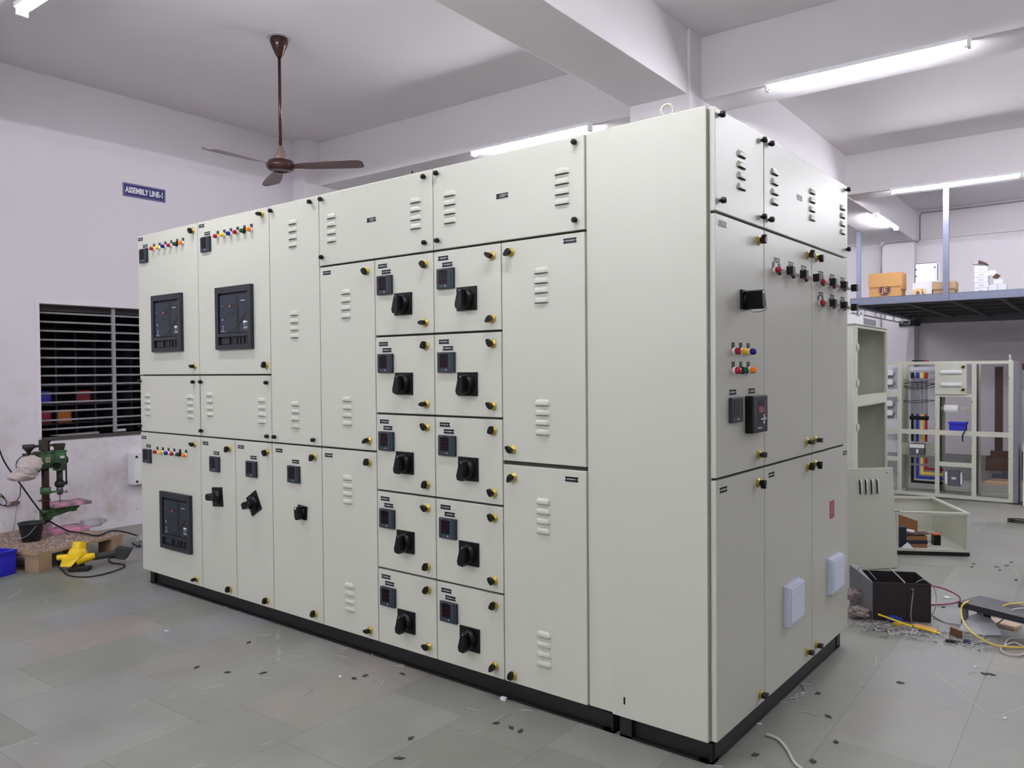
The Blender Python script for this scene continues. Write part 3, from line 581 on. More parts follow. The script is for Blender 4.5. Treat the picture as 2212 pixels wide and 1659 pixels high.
for zt in (-.9445, -.9475):
    for x, w_ in xs: vt += [(x, -w_, zt + .010), (x, w_, zt - .012)]
n_ = len(xs); fs = []
for i in range(n_ - 1): a = 2 * i; fs += [(a, a + 1, a + 3, a + 2), (a + 2 * n_, a + 2 + 2 * n_, a + 3 + 2 * n_, a + 1 + 2 * n_), (a, a + 2, a + 2 + 2 * n_, a + 2 * n_), (a + 1, a + 1 + 2 * n_, a + 3 + 2 * n_, a + 3)]
fs += [(0, 2 * n_, 2 * n_ + 1, 1), (2 * n_ - 2, 2 * n_ - 1, 4 * n_ - 1, 4 * n_ - 2)]
bl.add(vt, fs); bme = bl.mesh('blade', BROWNB)
for a in (31, 151, 271): link('blade', bme, fan, (0, 0, 0), (0, 0, R(a)))

# ------------------------------------------------------------------ sign
sg = MB().box(-.198, .198, -.004, 0, -.060, .060, 0)
for a in ((-.192, .192, .052, .0535), (-.192, .192, -.0535, -.052), (-.192, -.1905, -.0535, .0535), (.1905, .192, -.0535, .0535)): sg.box(a[0], a[1], -.0046, -.0038, a[2], a[3], 1)
text_mb(sg, 'ASSEMBLY LINE-1', .070, Matrix.Translation((0, -.0044, -.001)) @ RX, 1, .0022, .66)
o = place('wall_sign', sg.mesh('sign', [SIGNB, WHITE]), 'dark blue sign reading ASSEMBLY LINE-1 high on the left wall', 'sign', (XL, 1.208, 2.996), R(90))

# ------------------------------------------------------------------ left corner: pallet, drill, bins, grinder
pal = bt('wooden_pallet', 'worn wooden pallet under the drilling machine by the left wall, covered in swarf', 'pallet', -4.74, -.20, 0, R(104))
for i in range(6): link('deck_board', MB().box(-.01, .70, i * .155, i * .155 + .148, .118, .138).mesh('board', WOOD, .002), pal)
for i in range(3): link('stringer', MB().box(i * .29, i * .29 + .1, 0, .92, .098, .1175).mesh('stringer', WOOD), pal)
for i in range(3):
    for j in range(3): link('block', MB().box(i * .29, i * .29 + .1, j * .39, j * .39 + .14, 0, .0975).mesh('block', WOOD, .003), pal)
sw = MB(); rnd = random.Random(3)
for i in range(5200):
    x, y = rnd.uniform(0, .68), rnd.uniform(.0, .9); 
    if rnd.random() < .25: x, y = rnd.gauss(.35, .18), rnd.gauss(.55, .2)
    if not (0 < x < .68 and 0 < y < .9): continue
    s_ = rnd.uniform(.003, .011); a = rnd.uniform(0, PI); c, q = math.cos(a) * s_, math.sin(a) * s_; z = .1385
    sw.add([(x - c, y - q, z), (x + c, y + q, z), (x + c * .3 - q * .5, y + q * .3 + c * .5, z + s_ * rnd.uniform(.1, .8))], [(0, 1, 2)], 1 if rnd.random() < .12 else 0)
o = link('metal_swarf', sw.mesh('swarf', [DUST, mat('pink_swarf', (205, 150, 172), .5)]), None, RW(-4.74, -.20, 0), (0, 0, TH + R(104)))
tag(o, 'silvery and pinkish metal swarf scattered over the pallet boards', 'swarf', None, 'stuff')

dr = bt('pillar_drill', 'green pillar drilling machine standing on the wooden pallet at the left wall', 'drill', -5.38, .115, .1395, R(90))
zb = .1395
link('base', MB().box(-.10, .27, -.12, .10, 0, .032).mesh('base', PINKM, .004), dr)
link('column_foot', MB().lathe([(.052, .03), (.050, .055), (.040, .062), (.042, .085), (.034, .092)], 20).mesh('foot', PINKM), dr)
link('column', MB().cyl((0, 0, .06), (0, 0, .72), .026, n=20).mesh('column', COLM), dr)
link('column_cap', MB().box(-.034, .006, -.025, .025, .640, .722).mesh('cap', DKIRON, .004), dr)
link('table_bracket', MB().cyl((0, 0, .110), (0, 0, .190), .044, n=18).hexa([(.03, -.03, .125), (.22, -.02, .165), (.22, .02, .165), (.03, .03, .125)], [(.03, -.03, .205), (.26, -.03, .205), (.26, .03, .205), (.03, .03, .205)]).box(.17, .22, -.02, .02, .150, .17).mesh('bracket', GREENP, .003), dr)
link('work_table', MB().box(.02, .288, -.115, .105, .205, .230).mesh('table', PINKM, .003), dr)
link('clamp_handle', MB().cyl((-.02, -.05, .165), (-.055, -.055, .155), .007).cyl((-.045, -.055, .160), (-.030, -.06, .085), .0045).mesh('handle', BLACK), dr)
link('collar', MB().cyl((0, 0, .308), (0, 0, .360), .036, n=18).box(.02, .095, -.02, .02, .312, .322).mesh('collar', GREENP), dr)
link('stop_ring', MB().cyl((0, 0, .255), (0, 0, .268), .034, n=18).box(-.05, -.02, -.01, .01, .256, .264).mesh('ring', COLM), dr)
hd = link('drill_head', MB().box(-.055, .135, -.052, .052, .505, .625).box(-.065, .140, -.058, .058, .625, .634).box(.070, .135, -.045, .045, .478, .506).mesh('head', GREENP, .006), dr)
link('emblem_plate', MB().box(-.015, .015, -.0535, -.052, .552, .590).mesh('emblem', mat('emblem_plate', (170, 165, 150), .4)), hd)
link('emblem_badge', MB().lathe([(.008, .0535), (.008, .0548)], 12, 0, Matrix.Translation((0, 0, .572)) @ RX).mesh('badge', mat('badge_red', (140, 50, 45), .5)), hd)
link('rating_plate', MB().box(.088, .118, -.0535, -.052, .575, .592).mesh('rating', WHITEP), hd)
link('quill', MB().cyl((.103, 0, .375), (.103, 0, .480), .022, n=18).mesh('quill', DKIRON), dr)
link('quill_collar', MB().lathe([(.030, .352), (.036, .362), (.036, .385), (.026, .398)], 18, 0, Matrix.Translation((.103, 0, 0))).mesh('qc', BLACKM), dr)
link('chuck', MB().lathe([(.010, .288), (.018, .292), (.023, .312), (.024, .352), (.020, .354)], 18, 0, Matrix.Translation((.103, 0, 0))).cyl((.12, 0, .308), (.148, -.01, .308), .004).cyl((.146, -.02, .300), (.150, 0, .318), .004).mesh('chuck', mat('chuck_steel', (92, 92, 88), .35, .8)), dr)
link('drill_bit', MB().cyl((.103, 0, .232), (.103, 0, .29), .0035, n=8).mesh('bit', mat('chuck_steel', (0, 0, 0))), dr)
link('spindle_cover', MB().hexa([(.078, -.03, .634), (.128, -.03, .634), (.128, .03, .634), (.078, .03, .634)], [(.070, -.036, .685), (.138, -.036, .685), (.138, .036, .685), (.070, .036, .685)]).mesh('cover', DKIRON, .003), dr)
link('belt_guard', MB().box(-.12, .10, -.018, .018, .668, .684).mesh('guard', DKIRON), dr)
link('pulley', MB().lathe([(.012, .620), (.016, .640), (.022, .642), (.022, .650), (.030, .652), (.030, .660), (.042, .664), (.042, .690), (.036, .694)], 24, 0, Matrix.Translation((-.112, 0, 0))).mesh('pulley', DKIRON), dr)
link('adjusting_rod', MB().cyl((.032, 0, .63), (.032, 0, .705), .005).lathe([(.006, .700), (.013, .704), (.011, .714)], 10, 0, Matrix.Translation((.032, 0, 0))).mesh('rod', BLACK), dr)
link('motor', MB().cyl((-.11, .06, .54), (-.11, -.06, .54), .072, n=24).cyl((-.11, -.06, .54), (-.11, -.075, .54), .05, n=20).box(-.10, -.03, -.03, .03, .50, .56).mesh('motor', TEAL, .003), dr)
link('motor_bracket', MB().cyl((-.07, 0, .575), (-.02, 0, .575), .045, n=18).box(-.14, -.05, -.05, .05, .585, .625).mesh('bracket', DKIRON, .004), dr)
link('feed_knob', MB().cyl((.055, -.052, .525), (.055, -.085, .525), .022, n=18).cyl((.055, -.08, .53), (.055, -.08, .49), .003).mesh('knob', BLACK), dr)
link('feed_wheel', MB().cyl((.138, 0, .555), (.158, 0, .555), .028, n=20).cyl((.152, 0, .36), (.152, 0, .555), .006).box(.12, .158, -.008, .008, .365, .385).mesh('wheel', BLACKM), dr)
rg = bt('plastic_sack', 'crumpled pale plastic sack wrapped over the motor of the drilling machine', 'bag', -5.33, -.03, .66, R(90))
random.seed(11)
rm = MB().ball((0.01, -.03, .03), .085, .085, .066, jit=.10, n=16, k=10).ball((-.045, -.04, -.045), .105, .07, .038, jit=.12, n=16, k=8).ball((-.02, -.05, .0), .07, .07, .06, jit=.14, n=14, k=8)
link('sack_skin', rm.mesh('rag', RAG), rg)
# bucket, bin, grinder
c_ = at(68, 1168, z=.14); bk = bt('bucket', 'small black plastic bucket standing on the pallet in front of the drill', 'bucket', c_.x, c_.y, .1395)
link('bucket_body', MB().lathe([(.060, 0), (.083, .128), (.088, .130), (.088, .136), (.079, .136), (.057, .008), (.001, .008)], 28).mesh('bucket', mat('bucket_black', (38, 42, 48), .5)), bk)
link('bail', MB().tube([(-.086, 0, .12), (-.07, -.055, .055), (0, -.085, .03), (.07, -.055, .055), (.086, 0, .12)], .002, 6).mesh('bail', CHROME), bk)
c_ = at(10, 1214, z=0.0)
def bin_mesh(w_, d_, h_, m):
    b = MB(); t = .006
    b.box(-w_ / 2, w_ / 2, -d_ / 2, d_ / 2, 0, t).box(-w_ / 2, w_ / 2, -d_ / 2, -d_ / 2 + t, 0, h_).box(-w_ / 2, w_ / 2, d_ / 2 - t, d_ / 2, 0, h_).box(-w_ / 2, -w_ / 2 + t, -d_ / 2, d_ / 2, 0, h_).box(w_ / 2 - t, w_ / 2, -d_ / 2, d_ / 2, 0, h_)
    b.box(-w_ / 2 - .008, w_ / 2 + .008, -d_ / 2 - .008, -d_ / 2, h_ - .02, h_).box(-w_ / 2 - .008, w_ / 2 + .008, d_ / 2, d_ / 2 + .008, h_ - .02, h_).box(w_ / 2, w_ / 2 + .008, -d_ / 2, d_ / 2, h_ - .02, h_).box(-w_ / 2 - .008, -w_ / 2, -d_ / 2, d_ / 2, h_ - .02, h_)
    return b.mesh('bin', m, .003)
place('plastic_crate', bin_mesh(.30, .26, .165, BLUEP), 'bright blue open plastic bin on the floor at the far left edge', 'bin', (-4.98, -.46, 0), R(20))
gr = bt('power_blower', 'yellow and black hand-held power tool lying on the floor before the pallet', 'power tool', -4.66, .02, 0, R(48))
g1 = MB().ball((0, 0, .10), .062, .055, .060, n=18, k=10).cyl((0, 0, .10), (.01, .02, .185), .046, .042, 18).cyl((0, 0, .085), (-.13, .0, .085), .024, .019, 14).cyl((.0, -.02, .065), (.11, .01, .085), .042, .020, 16).hexa([(-.10, -.05, .03), (-.02, -.07, .03), (-.02, .0, .03), (-.10, .0, .03)], [(-.08, -.05, .09), (.04, -.06, .10), (.04, .0, .10), (-.08, .0, .09)])
link('housing', g1.mesh('housing', YEL, .003), gr)
link('nozzle', MB().cyl((.09, .03, .07), (.25, .06, .085), .022, .026, 14).hexa([(.24, .02, .05), (.30, .02, .04), (.30, .10, .04), (.24, .10, .05)], [(.24, .02, .13), (.34, .02, .11), (.34, .10, .11), (.24, .10, .13)]).mesh('nozzle', mat('dark_tool_plastic', (45, 46, 48), .6), .002), gr)
link('tool_foot', MB().cyl((.0, -.01, 0), (0, 0, .055), .05, .04, 18).box(-.03, .10, -.10, -.02, 0, .025).mesh('foot', RUBBER, .003), gr)
link('grip_hole', MB().cyl((-.132, 0, .085), (-.128, 0, .085), .010, n=12).mesh('cap', mat('grip_red', (110, 25, 20), .5)), gr)
P0 = [at(u, v, z=.006) for u, v in ((128, 1215), (132, 1228), (150, 1243), (185, 1246), (225, 1240), (262, 1228), (268, 1220), (240, 1215), (236, 1206), (250, 1204))]
_gm = Matrix.Rotation(-(TH + R(48)), 4, 'Z') @ Matrix.Translation(-Vector(RW(-4.66, .02, 0)))
link('power_cord', MB().tube([_gm @ Vector(RW(*p)) for p in P0], .0045, 8).mesh('cord', RUBBER), gr)
P0 = [at(u, v, x=xx) for u, v, xx in ((-25, 900, -5.75), (0, 975, -5.72), (14, 1005, -5.68), (40, 1040, -5.55), (85, 1102, -5.30), (110, 1127, -5.28), (145, 1146, -5.24), (160, 1149, -5.2))] + [at(u, v, z=.146) for u, v in ((185, 1153), (213, 1157), (240, 1147))] + [Vector((-5.15, .60, .10)), at(303, 1158, z=.01), at(345, 1160, z=.008)]
world_tube('hanging_cable', P0, .006, RUBBER, 'long black cable slanting down the left wall, past the drill and across the pallet', 'cable')
pts = [at(u, v, x=XL + .02) for u, v in ((44, 1050), (43, 1070), (35, 1082), (30, 1086), (20, 1093), (2, 1090), (-8, 1075), (2, 1068), (14, 1085), (8, 1092), (-6, 1085), (0, 1072), (10, 1078))]
world_tube('loose_wiring', pts, .0035, BLACK, 'tangle of thin dark wires hanging on the left wall beside the drill', 'wires')
pts = [at(u, v, x=XL + .015) for u, v in ((32, 1086), (37, 1092), (34, 1110), (32, 1130), (27, 1147), (22, 1152), (8, 1162), (-10, 1175))]
world_tube('drop_wire', pts, .0028, CABLEG, 'thin grey wire dropping down the wall behind the bucket', 'wire')
place('plug_socket', MB().box(-.03, .03, -.03, 0, -.012, .012).box(-.012, .012, -.04, -.028, -.02, .02).mesh('socket', mat('socket_brown', (120, 90, 80), .6), .003), 'small brown plug connector joining wires on the left wall', 'plug', at(31, 1086, x=XL), R(90))
eb = bt('wall_enclosure', 'small white enclosure with black knobs low on the left wall, beside the switchboard', 'box', XL, 1.125, .37, R(90))
link('enclosure_body', MB().box(-.11, .11, -.10, 0, 0, .285).mesh('encl', WHITE, .004), eb)
link('enclosure_cover', MB().box(-.108, .108, -.112, -.1005, .004, .281).mesh('cover', WHITE, .003), eb)
for dx in (-.09, .09):
    for dz in (.03, .25): link('cover_knob', MB().lathe([(.009, .112), (.010, .122), (.006, .128)], 10, 0, RX).mesh('knob', BLACK), eb, (dx, 0, dz))
c_ = at(150, 958, z=.845); pp = MB()
pp.hexa([(-.16, -.05, 0), (.16, -.05, 0), (.20, .05, 0), (-.2, .05, 0)], [(-.16, -.05, .004), (.16, -.05, .006), (.20, .05, .012), (-.2, .05, .006)])
place('newspaper', pp.mesh('paper', mat('newsprint', (172, 166, 165), .8, var=.15, vscale=40)), 'folded grey newspaper lying on the sill of the barred window', 'newspaper', (XL - .07, .62, WZ0 + .001), R(90))
place('white_packet', MB().box(-.045, .045, -.02, .02, 0, .022).mesh('packet', WHITEP, .003), 'little white packet on the window sill by the upright bar', 'packet', (XL - .1, 1.0, WZ0 + .001), R(95))
place('carton_flap', MB().prism([(-.11, -.03), (-.02, -.05), (.09, -.03), (.12, .02), (.0, .05), (-.09, .02)], 0, .004, 'z').mesh('flap', CARD2), 'flat torn piece of brown cardboard on the floor under the pallet corner', 'cardboard', at(50, 1226, z=.001), R(30))
random.seed(5)
pb = MB().ball((0, 0, .045), .12, .10, .045, jit=.2, n=16, k=9)
place('plastic_bag', pb.mesh('bag', GLASSM), 'crumpled clear plastic bag on the floor between the pallet and the switchboard', 'bag', (-4.98, .72, 0), 0)
world_tube('blue_strap', [at(u, v, z=.008) for u, v in ((285, 1172), (298, 1180), (303, 1176), (300, 1168))], .005, mat('navy_strap', (30, 32, 90), .5), 'short navy blue strap by the plastic bag behind the pallet', 'strap')
place('clear_bottle', MB().cyl((-.09, 0, .035), (.06, 0, .035), .035, n=18).cyl((.06, 0, .035), (.10, 0, .035), .034, .013, 18).cyl((.10, 0, .035), (.12, 0, .035), .014, n=12).mesh('bottle', GLASSM), 'clear plastic bottle lying on the swarf at the back of the pallet', 'bottle', (-5.36, .45, .1395), R(100))

# ------------------------------------------------------------------ scraps on the floor
chip_spots = [(870, 1456), (765, 1466), (788, 1460), (1073, 1563), (1104, 1573), (1124, 1580), (862, 1639), (888, 1595), (1088, 1607 - 100), (492, 1453), (570, 1454), (424, 1442), (537, 1388), (1806, 1603), (1756, 1644), (1768, 1498), (1788, 1547), (2127, 1456), (2140, 1457), (1945, 1475), (1630, 1631), (2100, 1225), (2103, 1218), (2152, 1225), (2175, 1222), (2185, 1215), (2195, 1253), (2037, 1312), (2160, 1232)]
def chip_mesh(i):
    rnd = random.Random(i * 7 + 1); n = rnd.choice((4, 5)); p = [(math.cos(2 * PI * k_ / n + rnd.uniform(-.3, .3)) * rnd.uniform(.010, .017) * 1.3, math.sin(2 * PI * k_ / n + rnd.uniform(-.3, .3)) * rnd.uniform(.006, .010) * 1.2) for k_ in range(n)]
    return MB().prism(p, 0, .003, 'z').mesh('chip', CHIP)
cms = [chip_mesh(i) for i in range(6)]
def zone(u, v): return 'in front of the left half of the switchboard' if u < 720 else 'near the middle of the switchboard front' if u < 1000 else 'below the right tall doors' if u < 1500 else 'on the open floor beyond the black bench' if v < 1330 else 'on the floor at the right end of the switchboard'
for i, (u, v) in enumerate(chip_spots): place('floor_chip', cms[i % 6], 'small dark flat offcut chip ' + zone(u, v), 'scrap', at(u, v, z=.0005), random.uniform(0, 6), 'dark chips ' + zone(u, v))
white_spots = [(360, 1363, 'r'), (490, 1311, 'r'), (520, 1322, 's'), (444, 1296, 's'), (600, 1376, 's'), (665, 1497, 's'), (735, 1462, 'b'), (740, 1420, 's'), (862, 1440, 's'), (872, 1434, 's'), (868, 1446, 's'), (880, 1437, 's'), (831, 1475, 's'), (806, 1474, 's'), (1022, 1532, 's'), (1086, 1551, 's'), (1137, 1536, 's'), (808, 1414, 'b'), (640, 1418, 's'), (575, 1372, 's'), (570, 1290 + 175, 's'), (1640, 1564, 'b'), (1745, 1541, 's'), (1735, 1497, 'b'), (1725, 1500, 's'), (1722, 1506, 's'), (1772, 1432, 'b'), (1736, 1479, 's'), (1760, 1475, 's'), (1690, 1516, 's'), (2106, 1441, 'b'), (2100, 1455, 's'), (2171, 1552, 'b'), (1545, 1655, 's'), (960, 1440, 's')]
def strand(i):
    rnd = random.Random(i); a = rnd.uniform(.02, .045); return MB().tube([(-a, 0, .0016), (0, rnd.uniform(-.008, .008), .0018), (a, 0, .0016)], .0013, 5, 0, 3).mesh('strand', CABLEW)
sms = [strand(i) for i in range(5)]; bitm = MB().box(-.010, .010, -.006, .006, 0, .003).mesh('bit', WHITEP); rdm = MB().lathe([(.011, 0), (.011, .002)], 14).mesh('disc', WHITEP)
for i, (u, v, k_) in enumerate(white_spots):
    nm, me_, lb, gp = {'s': ('wire_clipping', sms[i % 5], 'thin white wire clipping lying on the stone floor', 'white wire clippings on the floor'), 'b': ('paper_scrap', bitm, 'tiny white scrap of paper on the stone floor', 'white paper scraps on the floor'), 'r': ('white_disc', rdm, 'small round white disc on the floor left of the switchboard', 'white discs on the floor')}[k_]
    place(nm, me_, lb.replace('lying on the stone floor', zone(u, v)).replace('on the stone floor', zone(u, v)), 'scrap', at(u, v, z=.0005), random.uniform(0, 3), gp.replace('on the floor', zone(u, v)) if k_ != 'r' else gp)
place('white_block', MB().box(-.013, .013, -.008, .008, 0, .012).mesh('bit', WHITE, .002), 'small white plastic block on the floor close to the plinth, below the right tall door', 'scrap', at(1088, 1512, z=.0005), 0)
place('yellow_tie_piece', MB().box(-.03, .03, -.006, .006, 0, .006).mesh('bit', YEL, .002), 'short yellow strip at the foot of the plinth', 'scrap', at(547, 1328, z=.0005), R(5))
world_tube('white_cable', [at(u, v, z=.006) for u, v in ((1655, 1586), (1680, 1596), (1700, 1618), (1715, 1645), (1735, 1662), (1760, 1672))], .0052, CABLEW, 'white cable curling across the floor beside the right end of the switchboard', 'cable')
world_tube('clear_sleeve', [at(u, v, z=.004) for u, v in ((1705, 1508), (1725, 1505), (1738, 1498), (1733, 1480), (1722, 1470))], .003, GLASSM, 'curled clear sleeve by the plinth at the right end', 'sleeve')

# ------------------------------------------------------------------ hanging storage platform in the far bay
X0, X1, Y0, Y1, ZP = -1.40, 3.4, 7.52, 11.32, 2.10
mz = bt('hanging_platform', 'galvanised steel storage platform hung from the beams in the far bay, dark underneath', 'platform', 0, 0, 0)
link('edge_channel', MB().box(X0, X1, Y0, Y0 + .006, ZP, ZP + .088).box(X0, X1, Y0, Y0 + .04, ZP, ZP + .006).box(X0, X1, Y0, Y0 + .04, ZP + .082, ZP + .088).mesh('ch', GALV), mz)
link('edge_channel', MB().box(X0, X0 + .04, Y0 + .04, Y1, ZP, ZP + .088).mesh('ch', GALV), mz)
link('rear_bearer', MB().box(X0, X1, Y1 - .05, Y1, ZP - .06, ZP + .07).mesh('ch', GREYP), mz)
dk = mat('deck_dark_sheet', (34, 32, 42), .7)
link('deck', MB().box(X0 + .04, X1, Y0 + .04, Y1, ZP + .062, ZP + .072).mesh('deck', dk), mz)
for i in range(5): link('cross_joist', MB().box(X0 + .04, X1, Y0 + .62 + i * .72, Y0 + .70 + i * .72, ZP + .03, ZP + .062).mesh('joist', mat('joist_paint', (88, 86, 84), .6)), mz)
for x in (-.82, -.36, .12, .9, 1.7): link('long_joist', MB().box(x, x + .035, Y0 + .04, Y1 - .05, ZP - .002, ZP + .03).mesh('joist', MATS['joist_paint']), mz)
for x, y, t in ((-.376, 7.50, ZB), (-1.86, 9.87, ZB - .005), (2.2, 7.50, ZB)):
    if x < -1.5: x = -1.40 - .46; 
    pz = MB().box(x - .029, x + .029, y - .004, y, ZP, t).box(x - .029, x - .024, y, y + .04, ZP, t).box(x + .024, x + .029, y, y + .04, ZP, t)
    link('hanger_post', pz.mesh('post', GALV), mz)
lr = MB()
for z in (ZP - .085, ZP - .012): lr.box(X0 - .012, X0 + .012, Y0, Y1 - .05, z, z + .012)
for i in range(7): y = Y0 + .1 + i * .58; lr.box(X0 - .012, X0 + .012, y, y + .03, ZP - .085, ZP)
link('side_ladder_rail', lr.mesh('rail', WHITE), mz)
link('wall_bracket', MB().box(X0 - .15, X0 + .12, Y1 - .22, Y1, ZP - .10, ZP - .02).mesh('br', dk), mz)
ZD = ZP + .0725; GY = 7.60
def carton(x0, x1, y0, dep, h, m, name='carton', flap=True):
    b = MB().box(x0, x1, y0, y0 + dep, 0, h)
    if flap: b.box(x0 - .006, x1 + .006, y0 - .009, y0 - .0005, h * .46, h).box(x1 + .001, x1 + .009, y0, y0 + dep, h * .34, h).box(x0 - .009, x0 - .001, y0, y0 + dep, h * .5, h)
    return b
JE = carton(-.172, .172, 0, .28, .30, CARD)
for r_, m_ in ((.068, 1), (.060, 0), (.055, 1)): JE.lathe([(r_, 0), (r_, .0012 + .0012 * (.07 - r_) * 100)], 30, m_, Matrix.Translation((.0, 0, .098)) @ RX)
text_mb(JE, 'JE', .085, Matrix.Translation((0, -.0042, .098)) @ RX, 0, .002, 1.0)
cb_ = place('carton', JE.mesh('carton', [CARD, mat('logo_ink', (70, 52, 70), .7)], .0015), 'large tan cardboard carton with a round JE logo on the hanging platform', 'carton', (-1.03, GY, ZD), 0)
en = bt('white_enclosure', 'white steel enclosure with dark edge seal standing on the white carton on the platform', 'box', -.60, GY + .02, ZD + .158)
link('enclosure_body', MB().box(-.098, .118, .012, .19, 0, .218).mesh('b', WHITE, .003), en)
link('enclosure_lid', MB().box(-.106, .106, 0, .0115, .002, .216).mesh('b', WHITE, .003), en)
link('edge_seal', MB().tube([(-.110, .004, .01), (-.110, .004, .214), (-.103, .004, .222), (.103, .004, .222), (.110, .01, .214), (.122, .03, .20), (.121, .03, .02)], .0032, 6, 0, 1).mesh('seal', BLACK), en)
for dx, dz in ((-.098, .155), (.094, .168), (-.098, .08)): link('lid_screw', MB().lathe([(.008, 0), (.008, .008)], 8, 0, RX).mesh('s', BLACK), en, (dx, 0, dz))
place('carton', carton(-.103, .103, 0, .25, .156, WHITEP, flap=False).mesh('c', WHITEP, .002), 'plain white carton beneath the white enclosure on the platform', 'carton', (-.632, GY, ZD), 0)
place('carton', carton(-.108, .108, 0, .22, .150, CARD3).mesh('c', CARD3, .002), 'dull brown carton half behind the steel hanger post on the platform', 'carton', (-.41, GY, ZD), 0)
wb = MB().prism([(-.062, 0), (-.05, .03), (-.072, .06), (.0, .09), (.04, .09), (.04, 0), (.02, 0), (.02, .045), (-.005, .06), (-.02, .045), (-.02, 0)], 0, .05, 'y').prism([(.045, .085), (.07, .08), (.088, .02), (.075, 0), (.06, .04)], 0, .05, 'y')
place('packing_piece', wb.mesh('w', mat('foam_card', (225, 195, 150), .8), .002), 'small arched tan packing piece on the platform beside the tan carton', 'packing', (-.665, GY - .065, ZD), 0)
sx, sy = -.045, GY
for i, lab in enumerate(('bottom', 'second', 'third', 'fourth', 'fifth')):
    hh = .058; b = MB().box(-.066, .066, 0, .19, 0, hh - .002); b.box(-.023, .023, -.0008, 0, .018, .038, 1)
    place('white_carton', b.mesh('c', [WHITEP, mat('faint_print', (185, 182, 192), .8)], .0015), 'small white carton, %s from the base of the tall stack on the platform' % lab, 'carton', (sx + (i % 2) * .004, sy, ZD + i * hh), 0, 'stack of white cartons on the platform')
tp = bt('opened_carton', 'opened white carton with a brown inside tipped on top of the tall stack', 'carton', sx, sy, ZD + .2895)
link('carton_sleeve', MB().box(-.060, .055, 0, .14, 0, .014).hexa([(-.09, 0, .045), (.03, 0, .014), (.03, .14, .014), (-.09, .14, .045)], [(-.085, 0, .049), (.04, 0, .018), (.04, .14, .018), (-.085, .14, .049)]).mesh('s', WHITEP), tp)
link('carton_inside', MB().hexa([(-.03, -.01, .036), (.065, -.01, .018), (.065, .12, .018), (-.03, .12, .036)], [(-.02, -.01, .075), (.05, -.01, .040), (.05, .12, .040), (-.02, .12, .075)]).mesh('s', mat('dark_brown_card', (78, 52, 45), .8)), tp)
fl = bt('carton_lid_flap', 'open white flap with dark brown lining sticking out of the side of the white stack', 'flap', sx + .070, sy, ZD + .19)
link('flap_board', MB().prism([(0, 0), (.05, .0), (.09, .025), (.06, .055), (0, .05)], .0, .004, 'y').mesh('f', WHITEP), fl)
link('flap_lining', MB().prism([(.035, -.028), (.08, -.045), (.115, -.012), (.075, .018)], .006, .03, 'y').mesh('f', MATS['dark_brown_card']), fl)
for (x, z, lb) in ((.067, 0, 'lower left small white carton of the three beside the tall stack'), (.152, 0, 'lower right small white carton of the three beside the tall stack'), (.118, .083, 'small white carton lying on the two beside the tall stack')):
    place('small_carton', MB().box(-.041, .041, 0, .14, 0, .082 if z == 0 else .056).mesh('c', WHITEP, .002), lb, 'carton', (x, GY, ZD + z), 0, 'three small white cartons on the platform')

# conduit on the far wall and corner column
cp = [(-1.81, 11.12, .3), (-1.81, 11.12, 2.9), (-1.81, 11.12, 3.27), (-1.76, 11.12, 3.33), (-1.45, 11.12, 3.33), (-1.33, 11.12, 3.33), (-1.30, 11.14, 3.30), (-1.29, 11.32, 3.36), (-1.29, 11.32, 3.74), (-1.26, 11.32, 3.78), (-.7, 11.32, 3.78), (.3, 11.32, 3.79)]
world_tube('cable_conduit', cp, .012, mat('conduit_grey', (165, 160, 168), .5), 'thin grey conduit pipe running over the far column and up the far wall', 'pipe', sub=1)

# ------------------------------------------------------------------ half built cabinet just behind the switchboard end
cx = -.5
oc = bt('cabinet_shell', 'unfinished pale steel cabinet shell with two open doorless bays behind the switchboard end', 'cabinet', cx, 3.95, 0)
y0, y1, dep, ht = .0, 1.18, .62, 1.705
link('front_frame', MB().box(-.02, 0, y0, y0 + .15, 0, ht - .006).box(-.02, 0, y1 - .045, y1, 0, ht - .006).box(-.02, 0, y0 + .15, y1 - .045, ht - .030, ht - .006).box(-.02, 0, y0 + .15, y1 - .045, 1.05, 1.137).box(-.02, 0, y0 + .15, y1 - .045, 0, .08).mesh('ff', PAINT2, .002), oc)
link('back_panel', MB().box(-dep, -dep + .01, y0, y1, 0, ht - .006).mesh('bp', PAINT2), oc)
link('side_panel', MB().box(-dep + .01, -.02, y0, y0 + .01, 0, ht - .006).mesh('sp', PAINT2), oc)
link('side_panel', MB().box(-dep + .01, -.02, y1 - .01, y1, 0, ht - .006).mesh('sp', PAINT2), oc)
link('roof', MB().box(-dep, .012, y0 - .01, y1 + .01, ht - .006, ht).mesh('rf', PAINT2), oc)
link('shelf', MB().box(-dep + .01, -.02, y0 + .01, y1 - .01, 1.04, 1.05).mesh('sh', PAINT2), oc)
link('inner_door_edge', MB().box(.0, .018, y1 - .075, y1 - .045, 1.14, ht - .035).box(.0, .014, y1 - .075, y1 - .045, .1, 1.04).mesh('de', PAINT2), oc)
for z in (1.50, 1.22, .87, .5): link('hinge', MB().box(.0, .012, y0 + .12, y0 + .16, z, z + .04).cyl((.008, y0 + .115, z - .015), (.008, y0 + .115, z + .05), .006).mesh('hinge', PAINT, .002), oc)
rc = bt('roof_box', 'low white box with a round lifting eye standing on the pale cabinet shell', 'box', cx - .16, 4.0, ht)
link('box_body', MB().box(-.3, .06, 0, 1.17, 0, .085).mesh('rb', WHITE, .003), rc)
link('box_end', MB().box(.0605, .063, .72, 1.16, .004, .080).mesh('rb', GREYP), rc)
link('lifting_eye', EYE, rc, (.05, .70, .085), (0, 0, R(35)))

